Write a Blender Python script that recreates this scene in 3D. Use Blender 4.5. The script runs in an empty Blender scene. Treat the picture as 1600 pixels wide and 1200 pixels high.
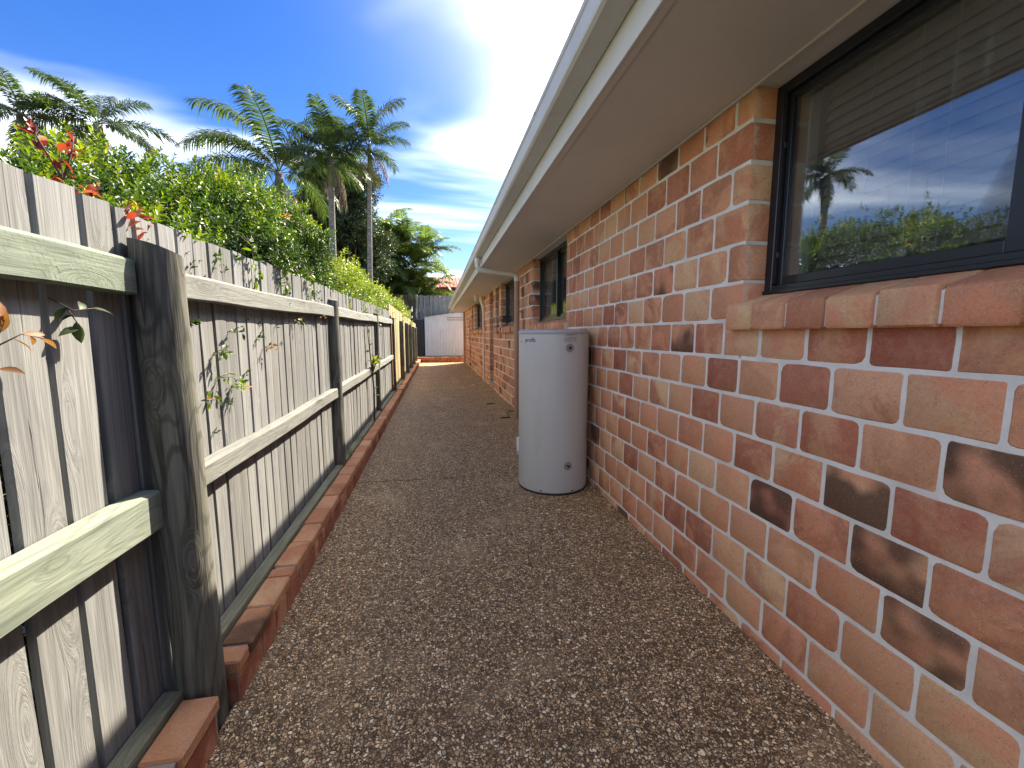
import bpy, math, random
import numpy as np
from mathutils import Vector, Matrix, Quaternion
R = math.radians
rng = random.Random(7)
nr = np.random.default_rng(11)
sc = bpy.context.scene
C = sc.collection

# ------------------------------------------------------------------ camera, sky, sun, exposure
CAM_H = 1.40
F_PX, VPX, VPY = 660.0, 681.0, 522.0            # focal length and path vanishing point of the 1600x1200 photograph
d = Vector((VPX - 800, 600 - VPY, F_PX)).normalized()
up = Vector((0, d.z, -d.y)).normalized()
rt = Vector((0, 0, 0)); rt = up.cross(d)
if rt.x < 0: rt = -rt
rows = (rt, d, up)                              # world axes in camera space (x right, y up, z forward)
cx = Vector([r.x for r in rows]); cy = Vector([r.y for r in rows]); cz = Vector([r.z for r in rows])
cam = bpy.data.cameras.new('camera'); co = bpy.data.objects.new('camera', cam); C.objects.link(co)
m = Matrix((cx, cy, -cz)).transposed().to_4x4(); m.translation = (0, 0, CAM_H)
co.matrix_world = m
cam.sensor_width = 36; cam.lens = F_PX / 1600 * 36; cam.clip_start = 0.05; cam.clip_end = 2000
sc.camera = co

SUN = Vector((1.0, 1.25, 1.58)).normalized()
w = bpy.data.worlds.new('World'); sc.world = w; w.use_nodes = True
nt = w.node_tree; N = nt.nodes; LK = nt.links
for n in list(N): N.remove(n)
out = N.new('ShaderNodeOutputWorld'); bg = N.new('ShaderNodeBackground')
bg.inputs['Strength'].default_value = 0.14
sky = N.new('ShaderNodeTexSky'); sky.sky_type = 'NISHITA'; sky.sun_disc = False
sky.sun_elevation = math.asin(SUN.z); sky.sun_rotation = math.atan2(SUN.x, SUN.y)
sky.air_density = 1.0; sky.dust_density = 0.1; sky.ozone_density = 3.0
tc = N.new('ShaderNodeTexCoord'); sep = N.new('ShaderNodeSeparateXYZ'); LK.new(tc.outputs['Generated'], sep.inputs[0])
def wmath(op, a, b=None):
    n = N.new('ShaderNodeMath'); n.operation = op
    for i, v in enumerate((a, b)):
        if v is None: continue
        if isinstance(v, (int, float)): n.inputs[i].default_value = v
        else: LK.new(v, n.inputs[i])
    return n.outputs[0]
zc = wmath('ADD', wmath('MAXIMUM', sep.outputs[2], 0.0), 0.12)
comb = N.new('ShaderNodeCombineXYZ')
LK.new(wmath('DIVIDE', sep.outputs[0], zc), comb.inputs[0]); LK.new(wmath('DIVIDE', sep.outputs[1], zc), comb.inputs[1])
mp = N.new('ShaderNodeMapping'); mp.inputs['Rotation'].default_value = (0, 0, R(35)); mp.inputs['Scale'].default_value = (0.55, 1.5, 1)
mp.inputs['Location'].default_value = (-9.1, -6.4, 0)  # offset puts added bright cloud out of view to fill the shaded wall
LK.new(comb.outputs[0], mp.inputs[0])
nz = N.new('ShaderNodeTexNoise'); nz.inputs['Scale'].default_value = 0.62; nz.inputs['Detail'].default_value = 4.5; nz.inputs['Roughness'].default_value = 0.5
nz.inputs['Distortion'].default_value = 0.7
LK.new(mp.outputs[0], nz.inputs['Vector'])
# thin cloud: forward scattering makes it thicker-looking and brighter towards the sun
dot = N.new('ShaderNodeVectorMath'); dot.operation = 'DOT_PRODUCT'; dot.inputs[1].default_value = SUN
LK.new(tc.outputs['Generated'], dot.inputs[0])
fwd = wmath('POWER', wmath('MAXIMUM', dot.outputs['Value'], 0.0), 8.0)
mr = N.new('ShaderNodeMapRange'); mr.inputs[1].default_value = 0.45; mr.inputs[2].default_value = 0.86
LK.new(nz.outputs[0], mr.inputs[0])
mr2 = N.new('ShaderNodeMapRange'); mr2.inputs[1].default_value = 0.30; mr2.inputs[2].default_value = 0.75; mr2.inputs[3].default_value = 0.35; mr2.inputs[4].default_value = 0.9
LK.new(nz.outputs[0], mr2.inputs[0])
cl = wmath('MINIMUM', wmath('ADD', wmath('MULTIPLY', wmath('POWER', mr.outputs[0], 1.5), 0.8), wmath('MULTIPLY', wmath('POWER', fwd, 2.0), mr2.outputs[0])), 0.97)
hs = N.new('ShaderNodeHueSaturation'); hs.inputs['Saturation'].default_value = 1.38; hs.inputs['Value'].default_value = 0.345
hs.inputs['Hue'].default_value = 0.519
LK.new(sky.outputs[0], hs.inputs['Color'])
cb = N.new('ShaderNodeCombineColor')
br = wmath('ADD', 10.5, wmath('MULTIPLY', wmath('POWER', fwd, 2.0), 14.0))  # base cloud brightness raised for fill on the shaded side
LK.new(wmath('MULTIPLY', br, 0.93), cb.inputs[0]); LK.new(wmath('MULTIPLY', br, 1.0), cb.inputs[1]); LK.new(wmath('MULTIPLY', br, 1.10), cb.inputs[2])
mx = N.new('ShaderNodeMix'); mx.data_type = 'RGBA'
LK.new(cl, mx.inputs[0]); LK.new(hs.outputs[0], mx.inputs[6]); LK.new(cb.outputs[0], mx.inputs[7])
LK.new(mx.outputs[2], bg.inputs['Color']); LK.new(bg.outputs[0], out.inputs[0])

sl = bpy.data.lights.new('sun', 'SUN'); so = bpy.data.objects.new('sun', sl); C.objects.link(so)
sl.energy = 2.9; sl.angle = R(0.53); sl.color = (1.0, 0.94, 0.84)
so.rotation_euler = (-SUN).to_track_quat('-Z', 'Y').to_euler(); so.location = (6, 8, 12)
vs = sc.view_settings; vs.view_transform = 'Standard'; vs.look = 'None'; vs.gamma = 1.0; vs.use_curve_mapping = False
vs.exposure = 2.4
vs.use_white_balance = True; vs.white_balance_temperature = 7700; vs.white_balance_tint = 10
sc.render.engine = 'CYCLES'
sc.cycles.max_bounces = 5; sc.cycles.diffuse_bounces = 3; sc.cycles.glossy_bounces = 3; sc.cycles.transparent_max_bounces = 8; sc.cycles.transmission_bounces = 3
sc.cycles.caustics_reflective = False; sc.cycles.caustics_refractive = False
sc.render.resolution_x = 1024; sc.render.resolution_y = 768

# ------------------------------------------------------------------ helpers
def tag(o, label=None, cat=None, group=None, kind=None):
    if label: o['label'] = label
    if cat: o['category'] = cat
    if group: o['group'] = group
    if kind: o['kind'] = kind
    return o
def empty(name, loc=(0, 0, 0), parent=None):
    o = bpy.data.objects.new(name, None); C.objects.link(o); o.location = loc; o.empty_display_size = 0.1
    if parent: o.parent = parent
    return o
def link(name, me, parent=None, loc=(0, 0, 0), rot=(0, 0, 0), scale=(1, 1, 1)):
    o = bpy.data.objects.new(name, me); C.objects.link(o)
    o.location = loc; o.rotation_euler = rot; o.scale = scale
    if parent: o.parent = parent
    return o
class MB:
    def __init__(s): s.v = []; s.f = []
    def add(s, vs, fs):
        b = len(s.v); s.v += [tuple(v) for v in vs]; s.f += [tuple(i + b for i in f) for f in fs]; return s
    def box(s, x0, x1, y0, y1, z0, z1, c=0.0):
        if c <= 0:
            vs = [(x, y, z) for x in (x0, x1) for y in (y0, y1) for z in (z0, z1)]
            return s.add(vs, [(0, 1, 3, 2), (4, 6, 7, 5), (0, 4, 5, 1), (2, 3, 7, 6), (0, 2, 6, 4), (1, 5, 7, 3)])
        vs = []; idx = {}
        X = (x0, x1); Y = (y0, y1); Z = (z0, z1)
        for i in (0, 1):
            for j in (0, 1):
                for k in (0, 1):
                    px, py, pz = X[i], Y[j], Z[k]; sx, sy, sz = (1 - 2 * i) * c, (1 - 2 * j) * c, (1 - 2 * k) * c
                    for a, p in enumerate(((px, py + sy, pz + sz), (px + sx, py, pz + sz), (px + sx, py + sy, pz))):
                        idx[(i, j, k, a)] = len(vs); vs.append(p)
        F = []
        g = lambda *t: idx[t]
        for i in (0, 1): F.append([g(i, 0, 0, 0), g(i, 0, 1, 0), g(i, 1, 1, 0), g(i, 1, 0, 0)])
        for j in (0, 1): F.append([g(0, j, 0, 1), g(1, j, 0, 1), g(1, j, 1, 1), g(0, j, 1, 1)])
        for k in (0, 1): F.append([g(0, 0, k, 2), g(0, 1, k, 2), g(1, 1, k, 2), g(1, 0, k, 2)])
        for i in (0, 1):
            for j in (0, 1): F.append([g(i, j, 0, 0), g(i, j, 1, 0), g(i, j, 1, 1), g(i, j, 0, 1)])
            for k in (0, 1): F.append([g(i, 0, k, 0), g(i, 1, k, 0), g(i, 1, k, 2), g(i, 0, k, 2)])
        for j in (0, 1):
            for k in (0, 1): F.append([g(0, j, k, 1), g(1, j, k, 1), g(1, j, k, 2), g(0, j, k, 2)])
        for i in (0, 1):
            for j in (0, 1):
                for k in (0, 1): F.append([g(i, j, k, 0), g(i, j, k, 1), g(i, j, k, 2)])
        ctr = Vector(((x0 + x1) / 2, (y0 + y1) / 2, (z0 + z1) / 2))
        G = []
        for f in F:
            p = [Vector(vs[q]) for q in f]; n = (p[1] - p[0]).cross(p[2] - p[0]); mid = sum(p, Vector()) / len(p)
            G.append(tuple(f) if n.dot(mid - ctr) > 0 else tuple(reversed(f)))
        return s.add(vs, G)
    def tube(s, pts, rad, seg=12, cap=True):
        pts = [Vector(p) for p in pts]; n = len(pts)
        rads = rad if isinstance(rad, (list, tuple)) else [rad] * n
        vs = []; prev = None
        for i, p in enumerate(pts):
            t = (pts[min(i + 1, n - 1)] - pts[max(i - 1, 0)]).normalized()
            if prev is None:
                a = t.orthogonal().normalized()
            else:
                a = (prev - t * prev.dot(t)).normalized()
            prev = a; b = t.cross(a)
            for k in range(seg):
                q = 2 * math.pi * k / seg; vs.append(p + (a * math.cos(q) + b * math.sin(q)) * rads[i])
        fs = []
        for i in range(n - 1):
            for k in range(seg):
                k2 = (k + 1) % seg; fs.append((i * seg + k, i * seg + k2, (i + 1) * seg + k2, (i + 1) * seg + k))
        if cap:
            fs.append(tuple(reversed(range(seg)))); fs.append(tuple((n - 1) * seg + k for k in range(seg)))
        return s.add(vs, fs)
    def lathe(s, prof, seg=32, ctr=(0, 0)):
        vs = []; fs = []
        for (r, z) in prof:
            for k in range(seg):
                q = 2 * math.pi * k / seg; vs.append((ctr[0] + r * math.cos(q), ctr[1] + r * math.sin(q), z))
        for i in range(len(prof) - 1):
            for k in range(seg):
                k2 = (k + 1) % seg; fs.append((i * seg + k, i * seg + k2, (i + 1) * seg + k2, (i + 1) * seg + k))
        fs.append(tuple(reversed(range(seg)))); fs.append(tuple((len(prof) - 1) * seg + k for k in range(seg)))
        return s.add(vs, fs)
    def mesh(s, name, mat, smooth=False):
        me = bpy.data.meshes.new(name); me.from_pydata(s.v, [], s.f); me.update()
        if mat: me.materials.append(mat)
        if smooth: me.polygons.foreach_set('use_smooth', [True] * len(me.polygons))
        return me
    def obj(s, name, mat, parent=None, smooth=False, loc=(0, 0, 0)):
        o = link(name, s.mesh(name, mat, smooth), parent, loc); return o
def smooth_angle(o, a=35):
    me = o.data
    me.polygons.foreach_set('use_smooth', [True] * len(me.polygons))
    try: me.set_sharp_from_angle(angle=R(a))
    except Exception: pass

# ------------------------------------------------------------------ materials
class NB:
    def __init__(s, name):
        s.m = bpy.data.materials.new(name); s.m.use_nodes = True; s.t = s.m.node_tree
        s.n = s.t.nodes; s.l = s.t.links
        s.p = s.n.get('Principled BSDF'); s.o = s.n.get('Material Output')
    def put(s, v, sock):
        if v is None: return
        if isinstance(v, (int, float)): sock.default_value = v
        elif isinstance(v, (tuple, list)):
            sock.default_value = tuple(v) + ((1,) if len(v) == 3 and sock.type == 'RGBA' else ())
        else: s.l.new(v, sock)
    def math(s, op, a, b=None, c=None):
        n = s.n.new('ShaderNodeMath'); n.operation = op
        for i, v in enumerate((a, b, c)): s.put(v, n.inputs[i])
        return n.outputs[0]
    def vmath(s, op, a, b=None):
        n = s.n.new('ShaderNodeVectorMath'); n.operation = op
        for i, v in enumerate((a, b)): s.put(v, n.inputs[i])
        return n.outputs[0]
    def mix(s, f, a, b, bt='MIX'):
        n = s.n.new('ShaderNodeMix'); n.data_type = 'RGBA'; n.blend_type = bt
        s.put(f, n.inputs[0]); s.put(a, n.inputs[6]); s.put(b, n.inputs[7]); return n.outputs[2]
    def ramp(s, f, stops, interp='LINEAR'):
        n = s.n.new('ShaderNodeValToRGB'); n.color_ramp.interpolation = interp
        e = n.color_ramp.elements
        while len(e) < len(stops): e.new(0.5)
        for i, (p, c) in enumerate(stops):
            e[i].position = p; e[i].color = (c, c, c, 1) if isinstance(c, (int, float)) else tuple(c) + (1,)
        s.put(f, n.inputs[0]); return n.outputs[0]
    def rng(s, f, a, b, c=0.0, d_=1.0):
        n = s.n.new('ShaderNodeMapRange'); n.interpolation_type = 'SMOOTHSTEP'
        for i, v in enumerate((f, a, b, c, d_)): s.put(v, n.inputs[i])
        return n.outputs[0]
    def coord(s, kind='Object'):
        return s.n.new('ShaderNodeTexCoord').outputs[kind]
    def rand(s): return s.n.new('ShaderNodeObjectInfo').outputs['Random']
    def attr(s, name):
        n = s.n.new('ShaderNodeAttribute'); n.attribute_name = name; return n.outputs['Fac']
    def scale(s, v, sc_):
        return s.vmath('MULTIPLY', v, sc_)
    def noise(s, v, scale, detail=3, rough=0.5, dist=0.0):
        n = s.n.new('ShaderNodeTexNoise'); s.put(v, n.inputs['Vector']); n.inputs['Scale'].default_value = scale
        n.inputs['Detail'].default_value = detail; n.inputs['Roughness'].default_value = rough; n.inputs['Distortion'].default_value = dist
        return n.outputs[0]
    def voro(s, v, scale, feat='F1', rnd=1.0):
        n = s.n.new('ShaderNodeTexVoronoi'); n.feature = feat; s.put(v, n.inputs['Vector'])
        n.inputs['Scale'].default_value = scale; n.inputs['Randomness'].default_value = rnd; return n.outputs
    def bump(s, h, strength=0.5, dist=0.01):
        n = s.n.new('ShaderNodeBump'); n.inputs['Strength'].default_value = strength; n.inputs['Distance'].default_value = dist
        s.put(h, n.inputs['Height']); s.l.new(n.outputs[0], s.p.inputs['Normal'])
    def set(s, col=None, rough=None, metal=None, spec=None):
        s.put(col, s.p.inputs['Base Color']); s.put(rough, s.p.inputs['Roughness'])
        s.put(metal, s.p.inputs['Metallic']); s.put(spec, s.p.inputs['Specular IOR Level']); return s.m
    def jitter(s, v, amt=37.0):
        c = s.n.new('ShaderNodeCombineXYZ'); r = s.rand()
        s.put(s.math('MULTIPLY', r, amt), c.inputs[0]); s.put(s.math('MULTIPLY', r, amt * 1.7), c.inputs[1]); s.put(s.math('MULTIPLY', r, amt * 2.3), c.inputs[2])
        return s.vmath('ADD', v, c.outputs[0])

def brick_mat(name, stops, dark=0.10):
    b = NB(name); oc = b.coord(); rnd = b.math('FRACT', b.math('ADD', b.rand(), b.attr('rnd')))
    v = b.jitter(oc)
    rv = b.n.new('ShaderNodeCombineXYZ'); b.put(b.math('MULTIPLY', rnd, 61.0), rv.inputs[0]); b.put(b.math('MULTIPLY', rnd, 23.0), rv.inputs[2])
    v = b.vmath('ADD', v, rv.outputs[0])
    base = b.ramp(rnd, stops)
    # cloudy colour drift inside each brick
    base = b.mix(b.rng(b.noise(v, 4.5, 4, 0.65, 0.6), 0.40, 0.62), base, b.ramp(b.math('FRACT', b.math('MULTIPLY', rnd, 7.31)), [(0, (0.36, 0.125, 0.075)), (0.45, (0.62, 0.30, 0.165)), (1, (0.70, 0.44, 0.25))]))
    base = b.mix(b.math('MULTIPLY', b.rng(b.noise(v, 28, 4, 0.65), 0.45, 0.75), 0.28), base, (0.55, 0.37, 0.27))
    # firing flash: dark heart on some bricks
    r2 = b.math('FRACT', b.math('MULTIPLY', rnd, 13.37))
    on = b.math('LESS_THAN', r2, dark)
    fl = b.math('MULTIPLY', on, b.rng(b.noise(v, 4.5, 2, 0.5), 0.36, 0.54))
    base = b.mix(b.math('MULTIPLY', fl, 0.88), base, (0.095, 0.052, 0.034))
    sp = b.voro(v, 230)
    base = b.mix(b.math('MULTIPLY', b.math('LESS_THAN', sp['Distance'], 0.22), b.rng(b.noise(v, 40, 2), 0.5, 0.62)), base, (0.10, 0.055, 0.04))
    pale = b.math('LESS_THAN', b.voro(b.vmath('ADD', v, (3, 5, 9)), 120)['Distance'], 0.1)
    base = b.mix(b.math('MULTIPLY', pale, 0.7), base, (0.75, 0.66, 0.55))
    fine = b.math('MULTIPLY_ADD', b.noise(v, 110, 4, 0.75), 0.9, 0.55)
    fc = b.n.new('ShaderNodeCombineColor'); [b.put(fine, fc.inputs[i]) for i in range(3)]
    base = b.mix(0.75, base, fc.outputs[0], 'MULTIPLY')
    ed = b.rng(b.math('MULTIPLY_ADD', b.attr('edge'), 0.55, b.math('MULTIPLY', b.noise(v, 22, 4, 0.7), 0.9)), 0.72, 0.98)
    base = b.mix(b.math('MULTIPLY', ed, 0.4), base, (0.70, 0.65, 0.60))
    h = b.math('ADD', b.math('MULTIPLY', b.noise(v, 45, 5, 0.7), 1.0), b.math('MULTIPLY', b.noise(v, 260, 2, 0.6), 0.35))
    b.bump(h, 0.55, 0.006)
    return b.set(base, 0.88, spec=0.25)
WALLSTOPS = [(0.0, (0.37, 0.105, 0.065)), (0.12, (0.57, 0.21, 0.115)), (0.42, (0.72, 0.325, 0.185)), (0.6, (0.65, 0.245, 0.14)), (0.8, (0.75, 0.41, 0.24)), (1.0, (0.47, 0.14, 0.09))]
M = {}
M['brick'] = brick_mat('wall_brick', WALLSTOPS)
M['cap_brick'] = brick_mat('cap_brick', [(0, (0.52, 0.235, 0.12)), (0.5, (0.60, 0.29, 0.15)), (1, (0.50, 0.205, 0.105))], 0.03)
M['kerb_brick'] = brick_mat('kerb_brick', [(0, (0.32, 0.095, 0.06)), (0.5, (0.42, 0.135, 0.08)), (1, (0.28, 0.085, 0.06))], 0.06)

b = NB('mortar'); v = b.coord()
c = b.mix(b.rng(b.noise(v, 6, 4), 0.35, 0.7), (0.80, 0.76, 0.71), (0.68, 0.64, 0.59))
b.bump(b.math('ADD', b.noise(v, 30, 4, 0.6), b.math('MULTIPLY', b.noise(v, 300, 2), 0.3)), 0.7, 0.008); M['mortar'] = b.set(c, 0.95, spec=0.2)

# exposed aggregate concrete
b = NB('aggregate'); v = b.coord()
def stones(scale, off):
    vv = b.vmath('ADD', v, off); wv = b.vmath('ADD', vv, b.scale(b.n.new('ShaderNodeTexNoise').outputs['Color'], (0, 0, 0)))
    return b.voro(wv, scale), b.voro(wv, scale, 'DISTANCE_TO_EDGE')
s1, e1 = stones(62, (0, 0, 0)); s2, e2 = stones(92, (4, 7, 0))
pal = [(0.0, (0.10, 0.070, 0.046)), (0.18, (0.20, 0.135, 0.082)), (0.38, (0.36, 0.245, 0.145)), (0.55, (0.48, 0.35, 0.215)), (0.66, (0.36, 0.31, 0.24)),
       (0.78, (0.60, 0.45, 0.28)), (0.90, (0.76, 0.62, 0.43)), (0.97, (0.86, 0.76, 0.60)), (1.0, (0.88, 0.83, 0.72))]
sepc = b.n.new('ShaderNodeSeparateColor'); b.l.new(s1['Color'], sepc.inputs[0])
sepd = b.n.new('ShaderNodeSeparateColor'); b.l.new(s2['Color'], sepd.inputs[0])
col1 = b.ramp(sepc.outputs[0], pal); col2 = b.ramp(sepd.outputs[0], pal)
pick = b.rng(b.noise(v, 60, 1), 0.47, 0.53)
col = b.mix(pick, col1, col2)
edge = b.mix(pick, b.rng(e1['Distance'], 0.06, 0.15), b.rng(e2['Distance'], 0.06, 0.15))
cement = b.mix(b.noise(v, 9, 3), (0.045, 0.031, 0.022), (0.11, 0.08, 0.055))
col = b.mix(edge, cement, col)
# worn, washed and damp patches with shapes of their own
big = b.noise(v, 0.9, 4, 0.6, 0.4)
col = b.mix(b.math('MULTIPLY', b.rng(big, 0.5, 0.72), 0.35), col, (0.17, 0.12, 0.085))
col = b.mix(b.math('MULTIPLY', b.rng(b.noise(b.vmath('ADD', v, (9, 3, 0)), 1.6, 5, 0.65), 0.53, 0.75), 0.5), col, (0.44, 0.34, 0.235))
b.bump(b.mix(pick, b.math('MINIMUM', e1['Distance'], 0.3), b.math('MINIMUM', e2['Distance'], 0.25)), 0.9, 0.012)
M['aggregate'] = b.set(b.mix(1.0, col, (1.58, 1.43, 1.20), 'MULTIPLY'), 0.65, spec=0.2)

def wood(name, axis, c0, c1, c2, algae=0.0, cracks=0.5, knots=0.6, algcol=(0.20, 0.26, 0.14), grain=1.0, incise=False, figure=0.28):
    b = NB(name); oc = b.coord(); v = b.jitter(oc, 19.0)
    st = {'x': (0.045, 1, 1), 'y': (1, 0.045, 1), 'z': (1, 1, 0.045)}[axis]
    kst = {'x': (0.35, 1, 1), 'y': (1, 0.35, 1), 'z': (1, 1, 0.35)}[axis]
    kn = b.voro(b.scale(v, kst), 6.5)
    kd = kn['Distance']
    kpull = b.math('MULTIPLY', b.rng(kd, 0.0, 0.34, 1.0, 0.0), knots)
    warp = b.math('MULTIPLY', kpull, 0.25)
    cc = b.n.new('ShaderNodeCombineXYZ'); [b.put(warp, cc.inputs[i]) for i in range(3)]
    gv = b.scale(b.vmath('ADD', v, cc.outputs[0]), st)
    g1 = b.noise(gv, 60 * grain, 4, 0.65, 0.6)
    g2 = b.noise(gv, 190 * grain, 3, 0.6)
    g3 = b.noise(gv, 17 * grain, 2, 0.5, 1.6)
    col = b.ramp(g1, [(0.25, c0), (0.52, c1), (0.78, c2)])
    col = b.mix(b.math('MULTIPLY', b.math('MULTIPLY', b.rng(g3, 0.5, 0.56), b.rng(g3, 0.64, 0.57)), figure), col, tuple(x * 0.62 for x in c0))
    col = b.mix(b.math('MULTIPLY', b.rng(g2, 0.52, 0.75), 0.35), col, tuple(x * 0.5 for x in c0))
    lines = b.rng(b.math('SINE', b.math('MULTIPLY', b.noise(b.scale(b.vmath('ADD', v, cc.outputs[0]), tuple(0.16 if q < 0.5 else 1.0 for q in st)), 7.0, 1, 0.4, 0.5), 75.0)), 0.35, 0.95)
    col = b.mix(b.math('MULTIPLY', lines, figure * 0.62), col, tuple(x * 0.5 for x in c0))
    blot = b.noise(v, 2.3, 3, 0.6)
    tone = b.math('MULTIPLY_ADD', b.rand(), 0.42, 0.78)
    tn = b.n.new('ShaderNodeCombineColor'); [b.put(tone, tn.inputs[i]) for i in range(3)]
    col = b.mix(1.0, col, tn.outputs[0], 'MULTIPLY')
    col = b.mix(b.math('MULTIPLY', b.rng(blot, 0.45, 0.75), 0.25), col, tuple(x * 0.55 for x in c1))
    # knots: dark eye with rings
    rings = b.math('SINE', b.math('MULTIPLY', kd, 150.0))
    keye = b.math('MULTIPLY', b.rng(kd, 0.055, 0.10, 1.0, 0.0), b.math('GREATER_THAN', b.noise(kn['Position'], 3.0, 0), 0.5))
    col = b.mix(b.math('MULTIPLY', keye, 0.75 * min(1, knots * 1.3)), col, b.mix(b.rng(rings, -0.6, 0.6), tuple(x * 0.30 for x in c0), tuple(x * 0.8 for x in c0)))
    crk = b.rng(b.noise(gv, 26 * grain, 3, 0.7, 0.8), 0.305, 0.33, 1.0, 0.0)
    col = b.mix(b.math('MULTIPLY', crk, cracks), col, (0.03, 0.028, 0.025))
    if algae > 0:
        am = b.math('MULTIPLY', b.rng(b.noise(b.vmath('ADD', v, (5, 1, 2)), 3.2, 4, 0.65), 0.35, 0.7), algae)
        col = b.mix(am, col, b.mix(b.rng(g1, 0.3, 0.7), tuple(x * 0.7 for x in algcol), algcol))
    h = b.math('SUBTRACT', b.math('MULTIPLY_ADD', g1, 0.8, b.math('MULTIPLY', g2, 0.4)), b.math('MULTIPLY', crk, 0.8))
    if incise:                                        # rows of treatment incisions cut by the mill
        sx = b.n.new('ShaderNodeSeparateXYZ'); b.put(oc, sx.inputs[0])
        u = b.math('MULTIPLY_ADD', sx.outputs[2], 0.55, sx.outputs[1])
        row = b.math('FLOOR', b.math('MULTIPLY', sx.outputs[2], 75.0))
        a1 = b.math('LESS_THAN', b.math('FRACT', b.math('MULTIPLY_ADD', u, 33.0, b.math('MULTIPLY', row, 0.37))), 0.10)
        a2 = b.math('LESS_THAN', b.math('FRACT', b.math('MULTIPLY', sx.outputs[2], 75.0)), 0.14)
        a2 = b.math('MULTIPLY', a2, b.math('GREATER_THAN', b.noise(b.scale(oc, (1, 0.5, 1)), 60, 0), 0.56))
        inc = b.math('MULTIPLY', b.math('MAXIMUM', a1, a2), b.rng(b.noise(oc, 9, 1), 0.42, 0.52))
        col = b.mix(b.math('MULTIPLY', inc, 0.5), col, (0.12, 0.13, 0.09)); h = b.math('SUBTRACT', h, inc)
    b.bump(h, 0.55, 0.006)
    return b.set(col, 0.85, spec=0.25)
G0, G1, G2 = (0.155, 0.163, 0.172), (0.225, 0.236, 0.247), (0.29, 0.302, 0.312)
M['paling'] = wood('weathered_paling', 'z', G0, G1, G2, 0.12, 0.55, 0.5, (0.27, 0.27, 0.17))
M['rail'] = wood('weathered_rail', 'y', (0.18, 0.188, 0.187), (0.27, 0.281, 0.278), (0.345, 0.356, 0.354), 0.25, 0.6, 0.5, (0.31, 0.35, 0.28))
M['rail_green'] = wood('treated_rail', 'y', (0.14, 0.175, 0.145), (0.215, 0.262, 0.225), (0.285, 0.328, 0.285), 0.5, 0.3, 0.8, (0.27, 0.35, 0.27), 0.6, True)
M['rail_low'] = wood('treated_low_rail', 'y', (0.145, 0.172, 0.15), (0.22, 0.255, 0.225), (0.295, 0.322, 0.29), 0.5, 0.35, 1.0, (0.30, 0.36, 0.25), 0.5, figure=0.6)
M['post'] = wood('weathered_post', 'z', (0.095, 0.094, 0.085), (0.17, 0.17, 0.155), (0.245, 0.246, 0.228), 0.5, 1.0, 1.0, (0.19, 0.205, 0.15), 0.7, figure=1.0)
M['plinth'] = wood('plinth_board', 'y', (0.17, 0.17, 0.12), (0.27, 0.27, 0.20), (0.36, 0.36, 0.27), 0.6, 0.4, 0.3, (0.22, 0.25, 0.14))
M['new_paling'] = wood('new_paling', 'z', (0.34, 0.28, 0.16), (0.52, 0.44, 0.26), (0.62, 0.54, 0.34), 0.15, 0.2, 0.3, (0.4, 0.4, 0.2))
M['far_paling'] = wood('far_paling', 'z', (0.15, 0.15, 0.155), (0.245, 0.245, 0.255), (0.33, 0.33, 0.34), 0.05, 0.5, 0.2)
M['shade_paling'] = wood('shaded_brown_paling', 'z', (0.09, 0.075, 0.07), (0.15, 0.125, 0.115), (0.2, 0.17, 0.16), 0.05, 0.5, 0.2)  # brown boards, darkened: the fence's shade is painted into the colour

def paint(name, col, rough=0.5, var=0.12, bump=0.0, metal=0.0, dirt=None, spec=0.5):
    b = NB(name); v = b.coord()
    c = b.mix(b.math('MULTIPLY', b.rng(b.noise(v, 1.7, 5, 0.65), 0.35, 0.75), 1.0), col, tuple(x * (1 - var) for x in col))
    if dirt: c = b.mix(b.math('MULTIPLY', b.rng(b.noise(b.scale(v, (1, 1, 0.25)), 7, 5, 0.7), 0.52, 0.8), 0.5), c, dirt)
    if bump: b.bump(b.noise(v, 350, 2), bump, 0.002)
    return b.set(c, rough, metal, spec)
M['soffit'] = paint('soffit_paint', (0.62, 0.59, 0.575), 0.6, 0.08, 0.25)
M['trim'] = paint('trim_paint', (0.58, 0.54, 0.50), 0.5, 0.1)
M['fascia'] = paint('fascia_paint', (0.66, 0.62, 0.58), 0.45, 0.1, dirt=(0.4, 0.37, 0.33))
M['gutter'] = paint('gutter_steel', (0.56, 0.54, 0.52), 0.5, 0.1, dirt=(0.34, 0.33, 0.33))
M['pipe_tan'] = paint('downpipe_tan', (0.42, 0.245, 0.165), 0.5, 0.12, dirt=(0.3, 0.19, 0.13))
M['pipe_white'] = paint('pvc_white', (0.70, 0.67, 0.61), 0.4, 0.08)
M['black_alu'] = paint('black_aluminium', (0.012, 0.014, 0.020), 0.32, 0.2)
M['seal'] = paint('rubber_seal', (0.01, 0.01, 0.012), 0.7)
M['tank'] = paint('tank_enamel', (0.56, 0.56, 0.555), 0.42, 0.06, 0.12, dirt=(0.47, 0.44, 0.39))
M['tank_lid'] = paint('tank_lid', (0.40, 0.40, 0.43), 0.4, 0.08)
M['dark_plastic'] = paint('dark_plastic', (0.035, 0.036, 0.04), 0.5)
M['grey_ring'] = paint('grey_grommet', (0.27, 0.275, 0.28), 0.5)
M['brass'] = paint('dull_brass', (0.10, 0.09, 0.075), 0.4, metal=0.6)
M['ink'] = paint('printed_ink', (0.05, 0.055, 0.085), 0.6)
M['label'] = paint('label_film', (0.52, 0.50, 0.47), 0.5)
M['label_ink'] = paint('label_print', (0.25, 0.245, 0.24), 0.6)
M['white'] = paint('white_plastic', (0.78, 0.78, 0.76), 0.4, 0.05)
M['slat'] = paint('blind_slat', (0.27, 0.20, 0.15), 0.5, 0.2)
M['cord'] = paint('blind_cord', (0.42, 0.40, 0.38), 0.8)
M['interior'] = paint('plaster', (0.42, 0.40, 0.38), 0.8)
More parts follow.
